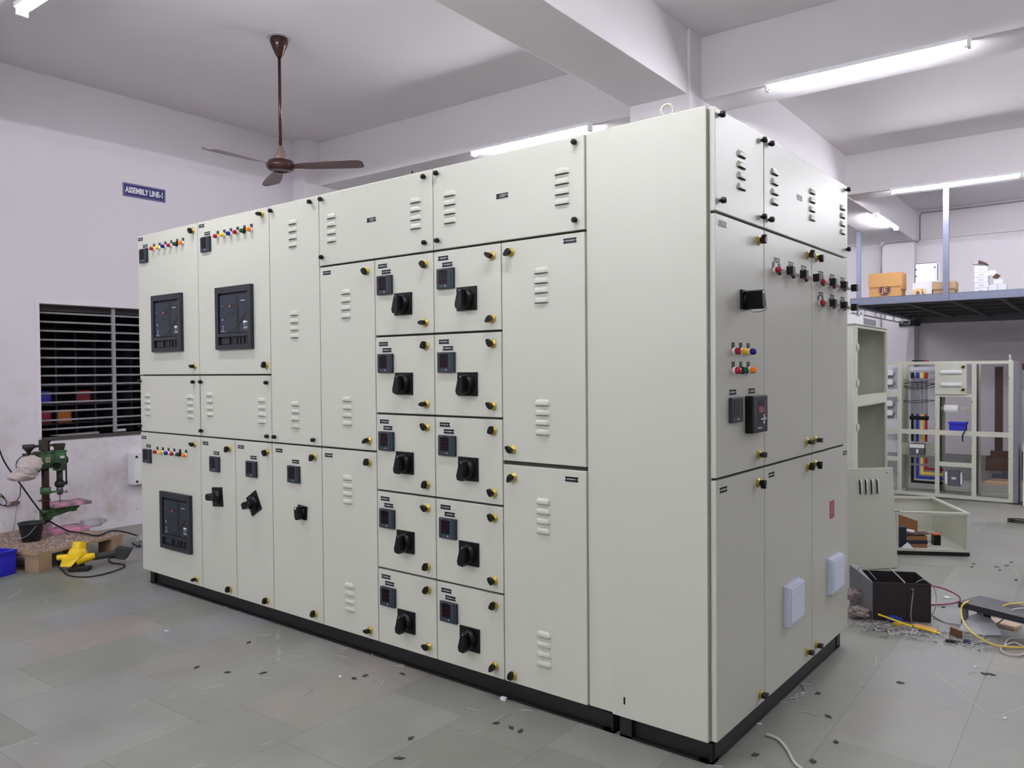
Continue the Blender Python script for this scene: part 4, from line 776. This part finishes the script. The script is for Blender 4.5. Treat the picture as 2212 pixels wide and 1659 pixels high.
# leaning louvred plate
pt = Vector((-.062, 3.30, 0)); hd_ = math.atan2(-.747, -.665)
lp = bt('louvred_door_plate', 'loose pale door plate with four upright louvres leaning against the cabinet shell', 'door plate', pt.x, pt.y, 0.0, hd_ + PI)
lp.rotation_euler.x = R(-4.5)
link('plate', MB().box(-.46, 0, -.014, 0, .002, .68).mesh('pl', PAINT2, .002), lp)
lvm = MB()
o = link('louvre', m_louvre(.108, .043, .021, .012), lp, (-.185, -.0145, .555), (0, R(90), 0))
link('fixing_hole', MB().cyl((-.045, -.0150, .645), (-.045, -.0135, .645), .004, n=10).mesh('h', BLACK), lp)

# open steel box frame on the floor with oddments inside
B0 = at(2096, 1203, z=0.0); W_, D_, H_ = .50, .74, .315
bx_ = bt('open_steel_box', 'knee-high pale steel box frame open at top and front, on a black base', 'box', B0.x, B0.y, 0, R(27.5))
link('base_strip', MB().box(-W_, 0, .01, .05, 0, .030).box(-W_, 0, D_ - .05, D_ - .01, 0, .030).mesh('bs', BLACKM), bx_)
fr = MB().box(-W_, 0, 0, .012, .030, .050).box(-W_, 0, 0, .03, H_ - .018, H_).box(-.022, 0, 0, .03, .05, H_ - .018).box(-W_, 0, D_ - .03, D_, H_ - .018, H_).box(-.03, 0, .03, D_ - .03, H_ - .018, H_).box(-W_, -W_ + .03, .0, D_, H_ - .018, H_).box(-W_, -W_ + .02, 0, .03, .05, H_)
link('frame', fr.mesh('fr', PAINT, .0015), bx_)
link('floor_sheet', MB().box(-W_, 0, .012, D_, .032, .042).mesh('fs', PAINT2), bx_)
link('rear_panel', MB().box(-W_, 0, D_ - .01, D_, .042, H_ - .018).mesh('rp', PAINT2), bx_)
link('side_panel', MB().box(-.008, 0, .03, D_ - .01, .042, H_ - .018).mesh('rp', PAINT2), bx_)
link('side_panel', MB().box(-W_, -W_ + .008, .03, D_ - .01, .042, H_ - .018).mesh('rp', PAINT2), bx_)
def inb(x, y, z=.0425): a = R(27.5); return (B0.x + x * math.cos(a) - y * math.sin(a), B0.y + x * math.sin(a) + y * math.cos(a), z)
place('cardboard_sheet', MB().prism([(0, 0), (.20, 0), (.20, .17), (0, .24)], 0, .005, 'y').mesh('cs', CARD2), 'upright brown cardboard piece behind the parcel inside the open steel box', 'cardboard', inb(-.488, .20), R(27.5))
pk = bt('parcel', 'brown parcel with blue tape in the open steel box', 'parcel', *inb(-.345, .06), R(30))
link('parcel_body', MB().box(-.08, .08, 0, .12, 0, .085).mesh('p', CARD2, .003), pk)
link('tape_band', MB().box(-.0815, .0815, -.0015, .1215, .028, .055).mesh('p', mat('dark_blue_tape', (30, 36, 60), .4)), pk)
link('parcel_flap', MB().hexa([(-.09, 0, .086), (.10, 0, .100), (.10, .10, .100), (-.09, .10, .086)], [(-.09, 0, .089), (.10, 0, .103), (.10, .10, .103), (-.09, .10, .089)]).mesh('p', mat('dark_brown_card', (0, 0, 0))), pk)
place('white_tube_roll', MB().cyl((-.04, 0, .012), (.04, 0, .0), .013, n=14).mesh('w', WHITE), 'white roll lying on top of the parcel in the open steel box', 'roll', inb(-.385, .10, .150), R(20))
place('dark_packet', MB().box(-.03, .03, 0, .08, 0, .15).mesh('d', mat('navy_card', (28, 28, 48), .5), .003), 'dark navy packet standing left of the parcel in the open steel box', 'packet', inb(-.44, .05), R(27))
sb_ = bt('terminal_block', 'small black component with an orange top in the open steel box', 'component', *inb(-.165, .16), R(30))
link('component_body', MB().box(-.025, .025, 0, .05, 0, .075).mesh('d', BLACK, .002), sb_); link('component_top', MB().box(-.024, .024, .001, .049, .0752, .085).mesh('d', mat('orange_red', (225, 100, 80), .5)), sb_)
pts = []; rnd = random.Random(4)
for i in range(26): a = i * 1.1; pts.append(Vector(inb(-.24 + .07 * math.cos(a) + rnd.uniform(-.015, .015), .24 + .07 * math.sin(a), .048 + rnd.uniform(0, .05))))
world_tube('wire_bundle', pts, .0022, CABLEG, 'messy bundle of thin grey wires in the open steel box', 'wires', sub=3, n=5)
place('paper_cone', MB().add([(-.05, 0, 0), (.05, 0, 0), (.02, .06, 0), (.01, .02, .045)], [(0, 1, 3), (1, 2, 3), (2, 0, 3), (2, 1, 0)]).mesh('pc', WHITEP), 'crumpled white paper peak in front of the parcel', 'paper', inb(-.42, .012), R(27))

# ------------------------------------------------------------------ half wired frame unit in the distance
FY = 6.62; fw = bt('panel_framework', 'long open steel framework of a half wired panel standing across the far bay', 'framework', 0, FY, 0)
Xs = [-1.35, -1.0, -.70, -.345, -.015, .300]; F = MB()
for x in Xs: F.box(x, x + .040, 0, .022, .012, 1.413)
for (a, b_, z, w_) in ((-1.35, .34, 1.385, .03), (-1.35, .34, .655, .05), (-1.35, .34, .012, .035), (-.345, 0, 1.05, .03), (-.345, 0, .335, .045), (-1.35, -.69, 1.055, .05), (-1.35, -.69, .36, .05)): F.box(a, b_, .001, .021, z, z + w_)
F.box(-1.35, .34, .36, .38, 1.385, 1.413).box(-1.35, .34, .36, .38, .012, .04)
for x in Xs: F.box(x, x + .04, .36, .38, .012, 1.413).box(x, x + .03, .022, .36, .012, .03)
link('frame', F.mesh('fw', PAINT), fw)
link('side_post', MB().box(.34, .385, .0, .38, .012, 1.405).mesh('sp', GREYP), fw)
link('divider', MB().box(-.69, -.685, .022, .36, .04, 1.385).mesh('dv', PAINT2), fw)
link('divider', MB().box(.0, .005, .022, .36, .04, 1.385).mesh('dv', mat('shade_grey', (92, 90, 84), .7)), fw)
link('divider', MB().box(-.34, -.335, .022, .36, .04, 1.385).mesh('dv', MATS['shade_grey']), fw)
link('lifting_eye', EYE, fw, (.31, .02, 1.413), (0, 0, R(80)))
dd = link('small_door', MB().box(-.345, -.058, -.018, -.001, 1.075, 1.392).mesh('sd', PAINT, .003), fw)
for z in (1.355, 1.125): link('quarter_turn_latch', ME['latch'], dd, (-.09, -.018, z), (0, R(60), 0))
for z in (1.305, 1.178): link('white_bar', MB().box(-.29, -.10, -.045, -.018, z - .016, z + .016).box(-.285, -.105, -.05, -.045, z - .008, z + .012).mesh('wb', WHITE, .003), dd)
def hingepins():
    for x in Xs[1:]:
        for z in (1.24, 1.0, .76, .60, .45, .24, .08): yield x, z
for i, (x, z) in enumerate(hingepins()):
    if i % 2 == 0: link('hinge_pin', MB().cyl((x + .004, -.006, z), (x + .004, -.006, z + .03), .006, n=8).mesh('hp', PAINT2), fw)
cols = [(BLACK, -.575), (BLUEB, -.527), (YELI, -.485), (REDI, -.445)]
for m_, x in cols:
    link('busbar', MB().box(x - .013, x + .013, .10, .108, .57, .86).mesh('bb', m_), fw)
    link('bare_busbar', MB().box(x - .013, x + .013, .108, .116, .86, 1.26).mesh('bb', mat('tinned_bar', (150, 150, 160), .35, .6)), fw)
    link('busbar', MB().box(x - .015, x + .015, .09, .116, 1.24, 1.30).mesh('bb', m_), fw)
link('busbar_support', MB().box(-.60, -.42, .085, .12, .80, .84).mesh('bs', BLACK, .004), fw)
for i, z in enumerate((1.19, 1.175, 1.155, 1.14, 1.125, 1.2, 1.0, .98)): link('control_wire', MB().tube([(-.66, .10, z + random.uniform(-.02, .04)), (-.58, .07, z), (-.45, .07, z + .01), (-.345, .1, z + random.uniform(0, .06))], .003, 5, 0, 4).mesh('cw', BLACK), fw)
link('breaker_body', MB().box(-.595, -.455, .06, .14, .43, .545).mesh('mb', mat('breaker_grey', (88, 88, 100), .5), .003), fw)
link('terminal_cover', MB().box(-.595, -.455, .055, .14, .505, .545).mesh('tc', WHITE, .002), fw)
link('breaker_toggle', MB().box(-.530, -.508, .045, .06, .45, .492).mesh('tg', WHITE, .002), fw)
link('mounting_plate', MB().box(-.69, -.36, .14, .145, .42, .55).mesh('mp', PAINT2), fw)
for i, (m_, x) in enumerate(cols):
    zl = .13 + i * .047; link('busbar', MB().box(x - .013, x + .013, .10, .108, zl, .40).mesh('bb', m_), fw)
    link('busbar', MB().box(x - .013, -.285, .098, .104, zl, zl + .026).mesh('bb', m_), fw)
    link('bus_clamp', MB().box(x - .014, x + .014, .096, .11, .315, .335).mesh('bc', MATS['tinned_bar'], .002), fw)
link('breaker_body', MB().box(-.235, -.125, .05, .14, .13, .285).mesh('mb', MATS['breaker_grey'], .003), fw)
link('terminal_cover', MB().box(-.262, -.238, .055, .14, .15, .27).mesh('tc', WHITE, .002), fw)
link('terminal_cover', MB().box(-.122, -.105, .055, .14, .15, .27).mesh('tc', WHITE, .002), fw)
link('type_label', MB().box(-.20, -.16, .048, .05, .20, .222).mesh('tl', WHITEP), fw)
link('rail', MB().box(-.305, -.02, .10, .108, .915, .94).mesh('rl', PAINT2), fw)
link('modular_breaker_row', MB().box(-.275, -.145, .06, .10, .895, .965).box(-.27, -.15, .05, .06, .91, .945).mesh('mr', WHITE, .003), fw)
for x0, x1, z0, z1 in ((-.62, -.60, .80, 1.2), (-.41, -.36, .80, 1.2)): link('wiring_duct', MB().box(x0, x1, .15, .19, z0, z1).mesh('wd', SHEETW), fw)
link('gland_plate', MB().box(-.62, -.36, .20, .21, 1.27, 1.36).mesh('gp', SHEETW), fw)
for (x0, x1, z0, z1) in ((-.99, -.71, 1.12, 1.38), (-.99, -.71, .80, 1.04), (-.99, -.71, .47, .64)): link('component_plate', MB().box(x0, x1, .12, .125, z0, z1).mesh('cp', SHEETW), fw)
for z in (1.30, 1.20, .97, .87): link('contactor', MB().box(-.86, -.76, .05, .115, z - .03, z + .03).mesh('ct', WHITE, .004), fw); link('control_wire', MB().tube([(-.84, .06, z - .03), (-.83, .05, z - .055), (-.81, .06, z - .03), (-.80, .05, z - .055), (-.78, .06, z - .03), (-.76, .05, z - .05), (-.74, .08, z)], .0035, 5, 0, 3).mesh('cw', BLACK), fw)
bb = bin_mesh(.15, .10, .085, BLUEP)
place('parts_bin', bb, 'blue plastic parts bin in the middle opening of the far framework', 'bin', (-.145, FY + .075, .7055), 0)
world_tube('hanging_lead', [(-.07, FY - .012, .74), (-.075, FY - .03, .70), (-.09, FY - .035, .66), (-.09, FY - .03, .60)], .007, mat('navy_cable', (30, 40, 60), .5), 'dark lead hanging over the framework rail below the parts bin', 'cable')
mtr = bt('test_meter', 'dark hand tool with red end lying on top of the far framework', 'tool', -.50, FY + .01, 1.4135)
link('tool_body', MB().ball((0, 0, .011), .07, .018, .0105).mesh('tb', BLACK), mtr); link('tool_end', MB().ball((.065, 0, .008), .04, .014, .0078).mesh('te', LRED), mtr)
# things seen through and beside the framework
lo = bt('electrical_outlet_box', 'white box with a reddish top on the far wall, seen through the framework', 'box', .13, 11.28, .98)
link('box_body', MB().box(-.11, .11, -.10, .05, 0, .24).mesh('bd', WHITE, .004), lo); link('box_top', MB().box(-.10, .10, -.09, .05, .2402, .33).mesh('bt', mat('brick_red_lid', (150, 90, 75), .6)), lo)
lo.location = RW(.12, 11.35, 1.06)
pd = MB().box(-.06, .06, 0, .08, 0, 1.0)
def lean(name, label, cat, x, y, w_, h, t, m_, rz, tilt, grp=None):
    q = bt(name, label, cat, x, y, 0, rz, grp); q.rotation_euler.x = tilt; link('sheet', MB().box(-w_ / 2, w_ / 2, 0, t, .002, h).mesh('sheet', m_, .002), q); return q
lean('leaning_panel', 'tall grey steel panel leaning on the far wall beyond the framework', 'panel', .55, 9.0, .55, 1.02, .02, PAINT2, 0, R(-6))
lean('white_board_edge', 'long thin white board standing tilted just right of the framework', 'board', .44, 6.58, .03, .60, .25, WHITE, R(0), R(-3))
lean('leaning_panel', 'pale grey door panel with dark lock leaning at the right edge behind the white board', 'panel', .74, 7.3, .42, .72, .02, PAINT2, R(-10), R(-10))
place('stacked_timber', MB().box(-.35, .45, -.15, .15, 0, .16).box(-.3, .5, -.12, .10, .16, .24).mesh('tm', mat('dark_timber', (95, 72, 60), .8), .004), 'stack of brown timber on the floor seen through the framework', 'timber', (.15, 9.6, 0), R(4))
place('cardboard_sheet', MB().box(-.30, .42, -.3, .3, 0, .02).mesh('cs', CARD3), 'flat dusty cardboard sheet on the floor beyond the framework', 'cardboard', (.28, 8.35, 0), R(-8))
place('steel_offcuts', MB().box(-.3, .35, -.05, .05, 0, .05).box(-.2, .4, .0, .12, .05, .08).mesh('so', mat('bluish_steel', (88, 86, 104), .5, .3), .003), 'bluish steel lengths piled on the cardboard sheet beyond the framework', 'steel', (.28, 8.5, .0205), R(-3))
place('brown_column_pad', MB().box(-.10, .10, -.05, .05, 0, .85).mesh('bp', CARD2, .01), 'upright brown padded strip standing by the far wall', 'padding', (.30, 9.9, 0), 0)
place('wood_strip', MB().box(-.05, .05, -.02, .02, 0, 1.35).mesh('ws', mat('dark_post_brown', (96, 74, 62), .7), .004), 'brown upright timber post by the far wall seen through the framework', 'post', (-.18, 10.9, 0), 0)
place('black_cable_coil', MB().tube([(.13 * math.cos(a * .7), .07 * math.sin(a * .7), .006 + .002 * a) for a in range(20)], .006, 6, 0, 3).mesh('cc', RUBBER), 'coil of black cable on the floor at the right edge of the view', 'cable', at(2215, 1132, z=.0), R(10))

# ------------------------------------------------------------------ rubbish corner: dark box, bench, papers
q0 = at(1885, 1339, z=0); q1 = at(2011, 1345, z=0); ang = math.atan2(q1.y - q0.y, q1.x - q0.x); wd = (q1 - q0).length
kb = bt('dark_steel_box', 'dark maroon open-topped steel box standing on the rubbish behind the switchboard end', 'box', q0.x, q0.y, 0, ang)
hb, db = .205, .26
link('front_panel', MB().box(0, wd, 0, .004, 0, hb).box(wd * .60, wd, -.003, 0, 0, hb - .012).mesh('fp', MAROON, .001), kb)
link('side_panel', MB().box(wd - .004, wd, .004, db, 0, hb).mesh('fp', MAROON), kb)
link('back_panel', MB().box(-.02, wd, db - .004, db, 0, hb).mesh('fp', MAROON), kb)
link('floor_panel', MB().box(0, wd, .004, db, 0, .004).mesh('fp', MAROON), kb)
link('grey_flap', MB().hexa([(-.004, 0, 0), (0, 0, 0), (-.02, db, 0), (-.06, db, 0)], [(-.004, 0, hb), (0, 0, hb), (-.02, db, hb + .03), (-.06, db, hb + .03)]).mesh('gf', GREYP), kb)
link('strap', MB().tube([(wd * .52, db, hb + .02), (wd * .54, db * .5, hb + .012), (wd * .56, 0, hb + .002)], .004, 6).mesh('st', CABLEG), kb)
link('tie_cord', MB().tube([(wd * .66, -.006, hb - .03), (wd * .69, -.01, hb - .035), (wd * .66, -.010, hb * .45), (wd * .645, -.012, .03), (wd * .66, -.02, .006)], .0035, 6).mesh('tc', CABLEG), kb)
def fl_pts(l, z=.006): return [at(u, v, z=zz) for u, v, zz in [(p + (z,))[:3] for p in l]]
world_tube('crimson_cable', fl_pts([(2005, 1264, .10), (2040, 1272, .08), (2068, 1286, .05), (2074, 1297, .03), (2060, 1303, .012), (2030, 1306, .008), (2005, 1306, .006)]), .0042, CABLEP, 'crimson cable looping out from the dark steel box', 'cable')
world_tube('thin_grey_wire', fl_pts([(1978, 1259, .20), (1995, 1252, .21), (2014, 1264, .15), (2022, 1285, .10), (2021, 1310, .05), (2012, 1328, .01), (1990, 1338, .006), (1960, 1334, .006)]), .002, CABLEG, 'thin grey wire drooping over the right side of the dark box', 'wire')
world_tube('thin_grey_wire', fl_pts([(1893, 1252, .215), (1870, 1228, .26), (1855, 1228, .25), (1852, 1245, .2), (1862, 1275, .12), (1871, 1300, .06), (1866, 1318, .02), (1850, 1330, .006), (1836, 1332, .006)]), .002, CABLEG, 'thin grey wire drooping over the left side of the dark box', 'wire')
bn = bt('low_black_bench', 'low black steel bench top on short legs at the right edge', 'bench', .455, 2.165, 0, R(-22))
link('bench_top', MB().box(0, .95, 0, .205, .118, .132).box(0, .95, 0, .006, .100, .118).mesh('bt', mat('bench_black', (50, 50, 58), .45), .002), bn)
for x, y in ((.01, .01), (.01, .16), (.88, .01), (.88, .16)): link('leg', MB().box(x, x + .025, y, y + .025, 0, .118).mesh('lg', GREYP), bn)
link('leg_plate', MB().box(.075, .11, .10, .11, 0, .118).mesh('lg', BLACKM), bn)
place('plank', MB().box(-.02, .16, -.04, .04, 0, .018).mesh('pl', mat('pale_wood', (215, 190, 165), .8), .002), 'pale wooden plank end under the black bench', 'plank', at(2130, 1330, z=.03), R(-20), None, .0)
place('paper_sheet', MB().add([(-.085, -.075, .0), (.03, -.085, .0), (.10, -.03, .004), (.03, .07, .055), (-.04, .075, .06), (-.075, .02, .045), (-.01, -.02, .04), (.06, .03, .045)], [(0, 1, 6), (0, 6, 5), (5, 6, 4), (6, 1, 7), (1, 2, 7), (6, 7, 3), (6, 3, 4)]).mesh('ps', WHITEP), 'large folded white drawing sheet crumpled on the rubbish by the bench', 'paper', at(2118, 1362, z=.0), R(-5), None, .002)
world_tube('yellow_tube', fl_pts([(2092, 1299, .135), (2080, 1306, .13), (2076, 1320, .10), (2080, 1340, .075), (2092, 1360, .07), (2120, 1380, .05), (2150, 1394, .02), (2190, 1398, .01), (2230, 1399, .008)]), .0045, CABLEY, 'yellow tube curving in front of the crumpled white sheet', 'tube')
world_tube('yellow_tube', fl_pts([(2145, 1334, .08), (2155, 1318, .11), (2175, 1306, .14), (2212, 1303, .15), (2240, 1303, .15)]), .004, CABLEY, 'yellow tube arching over the black bench at the right edge', 'tube')
world_tube('white_flex', fl_pts([(2156, 1346, .02), (2170, 1335, .06), (2180, 1322, .12), (2195, 1315, .14), (2215, 1314, .14)]), .0035, CABLEW, 'white flex bending up over the bench edge', 'cable')
world_tube('white_flex', fl_pts([(2014, 1328), (2030, 1338), (2050, 1345), (2075, 1349), (2100, 1352)]), .004, CABLEW, 'white flex lying from the dark box toward the bench', 'cable')
world_tube('wire_coil', fl_pts([(2170, 1395), (2180, 1380), (2212, 1378), (2240, 1380), (2235, 1392), (2212, 1396), (2190, 1388), (2165, 1398), (2164, 1406), (2180, 1414), (2205, 1415), (2220, 1405)], .008), .004, CABLEW, 'loose coil of white wire on the floor at the right edge below the sheet', 'cable')
def strip(name, u0, v0, u1, v1, w_, z0, z1, m_, label, cat):
    a = Vector(RW(*at(u0, v0, z=z0))); b = Vector(RW(*at(u1, v1, z=z1))); d_ = (b - a).normalized(); s_ = Vector((-d_.y, d_.x, 0)) * w_ / 2; t_ = Vector((0, 0, .005))
    o = link(name, MB().hexa([a - s_, b - s_, b + s_, a + s_], [a - s_ + t_, b - s_ + t_, b + s_ + t_, a + s_ + t_]).mesh(name, m_)); return tag(o, label, cat)
strip('yellow_batten', 1897, 1328, 1970, 1354, .013, .055, .020, YEL, 'flat yellow strip sloping across the rubbish before the dark box', 'strip')
strip('yellow_batten', 1975, 1354, 2030, 1369, .014, .012, .004, YEL, 'second flat yellow strip low in the rubbish right of the dark box', 'strip')
strip('cardboard_strip', 1975, 1350, 2025, 1364, .045, .006, .002, CARD, 'tan cardboard strip under the yellow strip in the rubbish', 'cardboard')
place('yellow_piece', MB().box(-.022, .022, -.008, .008, 0, .016).mesh('yp', mat('mustard_plastic', (225, 180, 30), .5), .003), 'small mustard yellow plastic piece in the rubbish', 'scrap', at(1940, 1353, z=0), R(10), None, .003)
place('blue_cloth', MB().ball((0, 0, .014), .045, .025, .016, jit=.25).mesh('bc', mat('blue_cloth', (20, 70, 175), .7)), 'crumpled blue scrap of cloth at the foot of the dark box', 'cloth', at(1932, 1343, z=0), R(10), None, 0)
place('brown_block', MB().prism([(-.030, 0), (.028, 0), (.030, .036), (.010, .040), (-.026, .046)], 0, .012, 'y').mesh('bb', mat('brown_board', (110, 78, 50), .8), .002), 'torn upright brown board piece in front of the rubbish', 'cardboard', at(2064, 1377, z=0), R(-12), None, 0)
place('black_ring', MB().tube([(.024 * math.cos(i), .013 * math.sin(i), .006) for i in [k_ * 2 * PI / 12 for k_ in range(12)]], .004, 6, 0, 3, True).mesh('br', RUBBER), 'small black ring in the rubbish left of the navy tape roll', 'ring', at(2055, 1388, z=0), 0, None, 0)
place('tape_roll', MB().lathe([(.017, 0), (.017, .013), (.010, .013), (.010, 0)], 20).mesh('tr', mat('navy_tape', (28, 30, 80), .4)), 'roll of navy tape in the rubbish in front of the white sheet', 'tape', at(2089, 1389, z=0), 0, None, .001)
place('white_oval_disc', MB().lathe([(.018, 0), (.018, .003)], 20).mesh('wd', WHITE), 'white round disc on the floor within the crimson cable loop', 'disc', at(2045, 1291, z=0), 0, None, .001)
for (u, v, s_, lb) in ((1848, 1300, .060, 'upper dusty pink plastic sack between switchboard and dark box'), (1856, 1318, .055, 'lower dusty pink plastic sack between switchboard and dark box')):
    place('plastic_sack', MB().ball((0, 0, s_ * .6), s_, s_ * .8, s_ * .6, jit=.22, n=16, k=9).mesh('ps', SACK), lb, 'bag', at(u, v + 18, z=0), 0, None, .0 if v > 1310 else .05)
rb_ = MB(); rnd = random.Random(21)
for i in range(640):
    t = rnd.random(); u = 1850 + t * 290; v = 1352 + t * 42 + rnd.gauss(0, 7) - (14 if rnd.random() < .3 else 0); p = at(u, v, z=.002)
    s_ = rnd.uniform(.002, .008); a = rnd.uniform(0, 6.3); c, q = math.cos(a) * s_, math.sin(a) * s_
    w_ = RW(p.x, p.y, .001 + rnd.random() * .004); m_ = rnd.choice((0, 0, 0, 1, 2))
    if rnd.random() < .5: rb_.tube([(w_[0] - c * 3, w_[1] - q * 3, w_[2]), (w_[0] + q, w_[1] - c, w_[2] + .003), (w_[0] + c * 3, w_[1] + q * 3, w_[2])], .0012, 4, m_, 3)
    else: rb_.add([(w_[0] - c, w_[1] - q, w_[2]), (w_[0] + q * .6, w_[1] - c * .6, w_[2] + .002), (w_[0] + c, w_[1] + q, w_[2]), (w_[0] - q * .5, w_[1] + c * .5, w_[2] + s_ * .3)], [(0, 1, 2), (0, 2, 3), (0, 3, 1), (1, 3, 2)], m_)
o = link('sweepings', rb_.mesh('sweepings', [mat('pale_scraps', (205, 203, 205), .6), mat('grey_scraps', (130, 130, 132), .6), mat('dark_scraps', (55, 50, 55), .6)])); tag(o, 'swept line of tiny wire ends and shavings along the rubbish heap', 'sweepings', None, 'stuff')
world_tube('tangled_wire', fl_pts([(1838, 1352), (1850, 1340), (1870, 1343), (1885, 1338), (1880, 1348), (1865, 1352), (1890, 1358), (1905, 1346), (1925, 1340), (1945, 1340)]), .0025, CABLEG, 'tangled grey wire at the left of the rubbish heap', 'wire')
world_tube('tangled_wire', fl_pts([(1920, 1362), (1922, 1370), (1935, 1368), (1955, 1365), (1975, 1368), (1981, 1362), (1972, 1360), (1968, 1372)]), .0022, CABLEW, 'tangled white wire in front of the yellow pieces', 'wire')
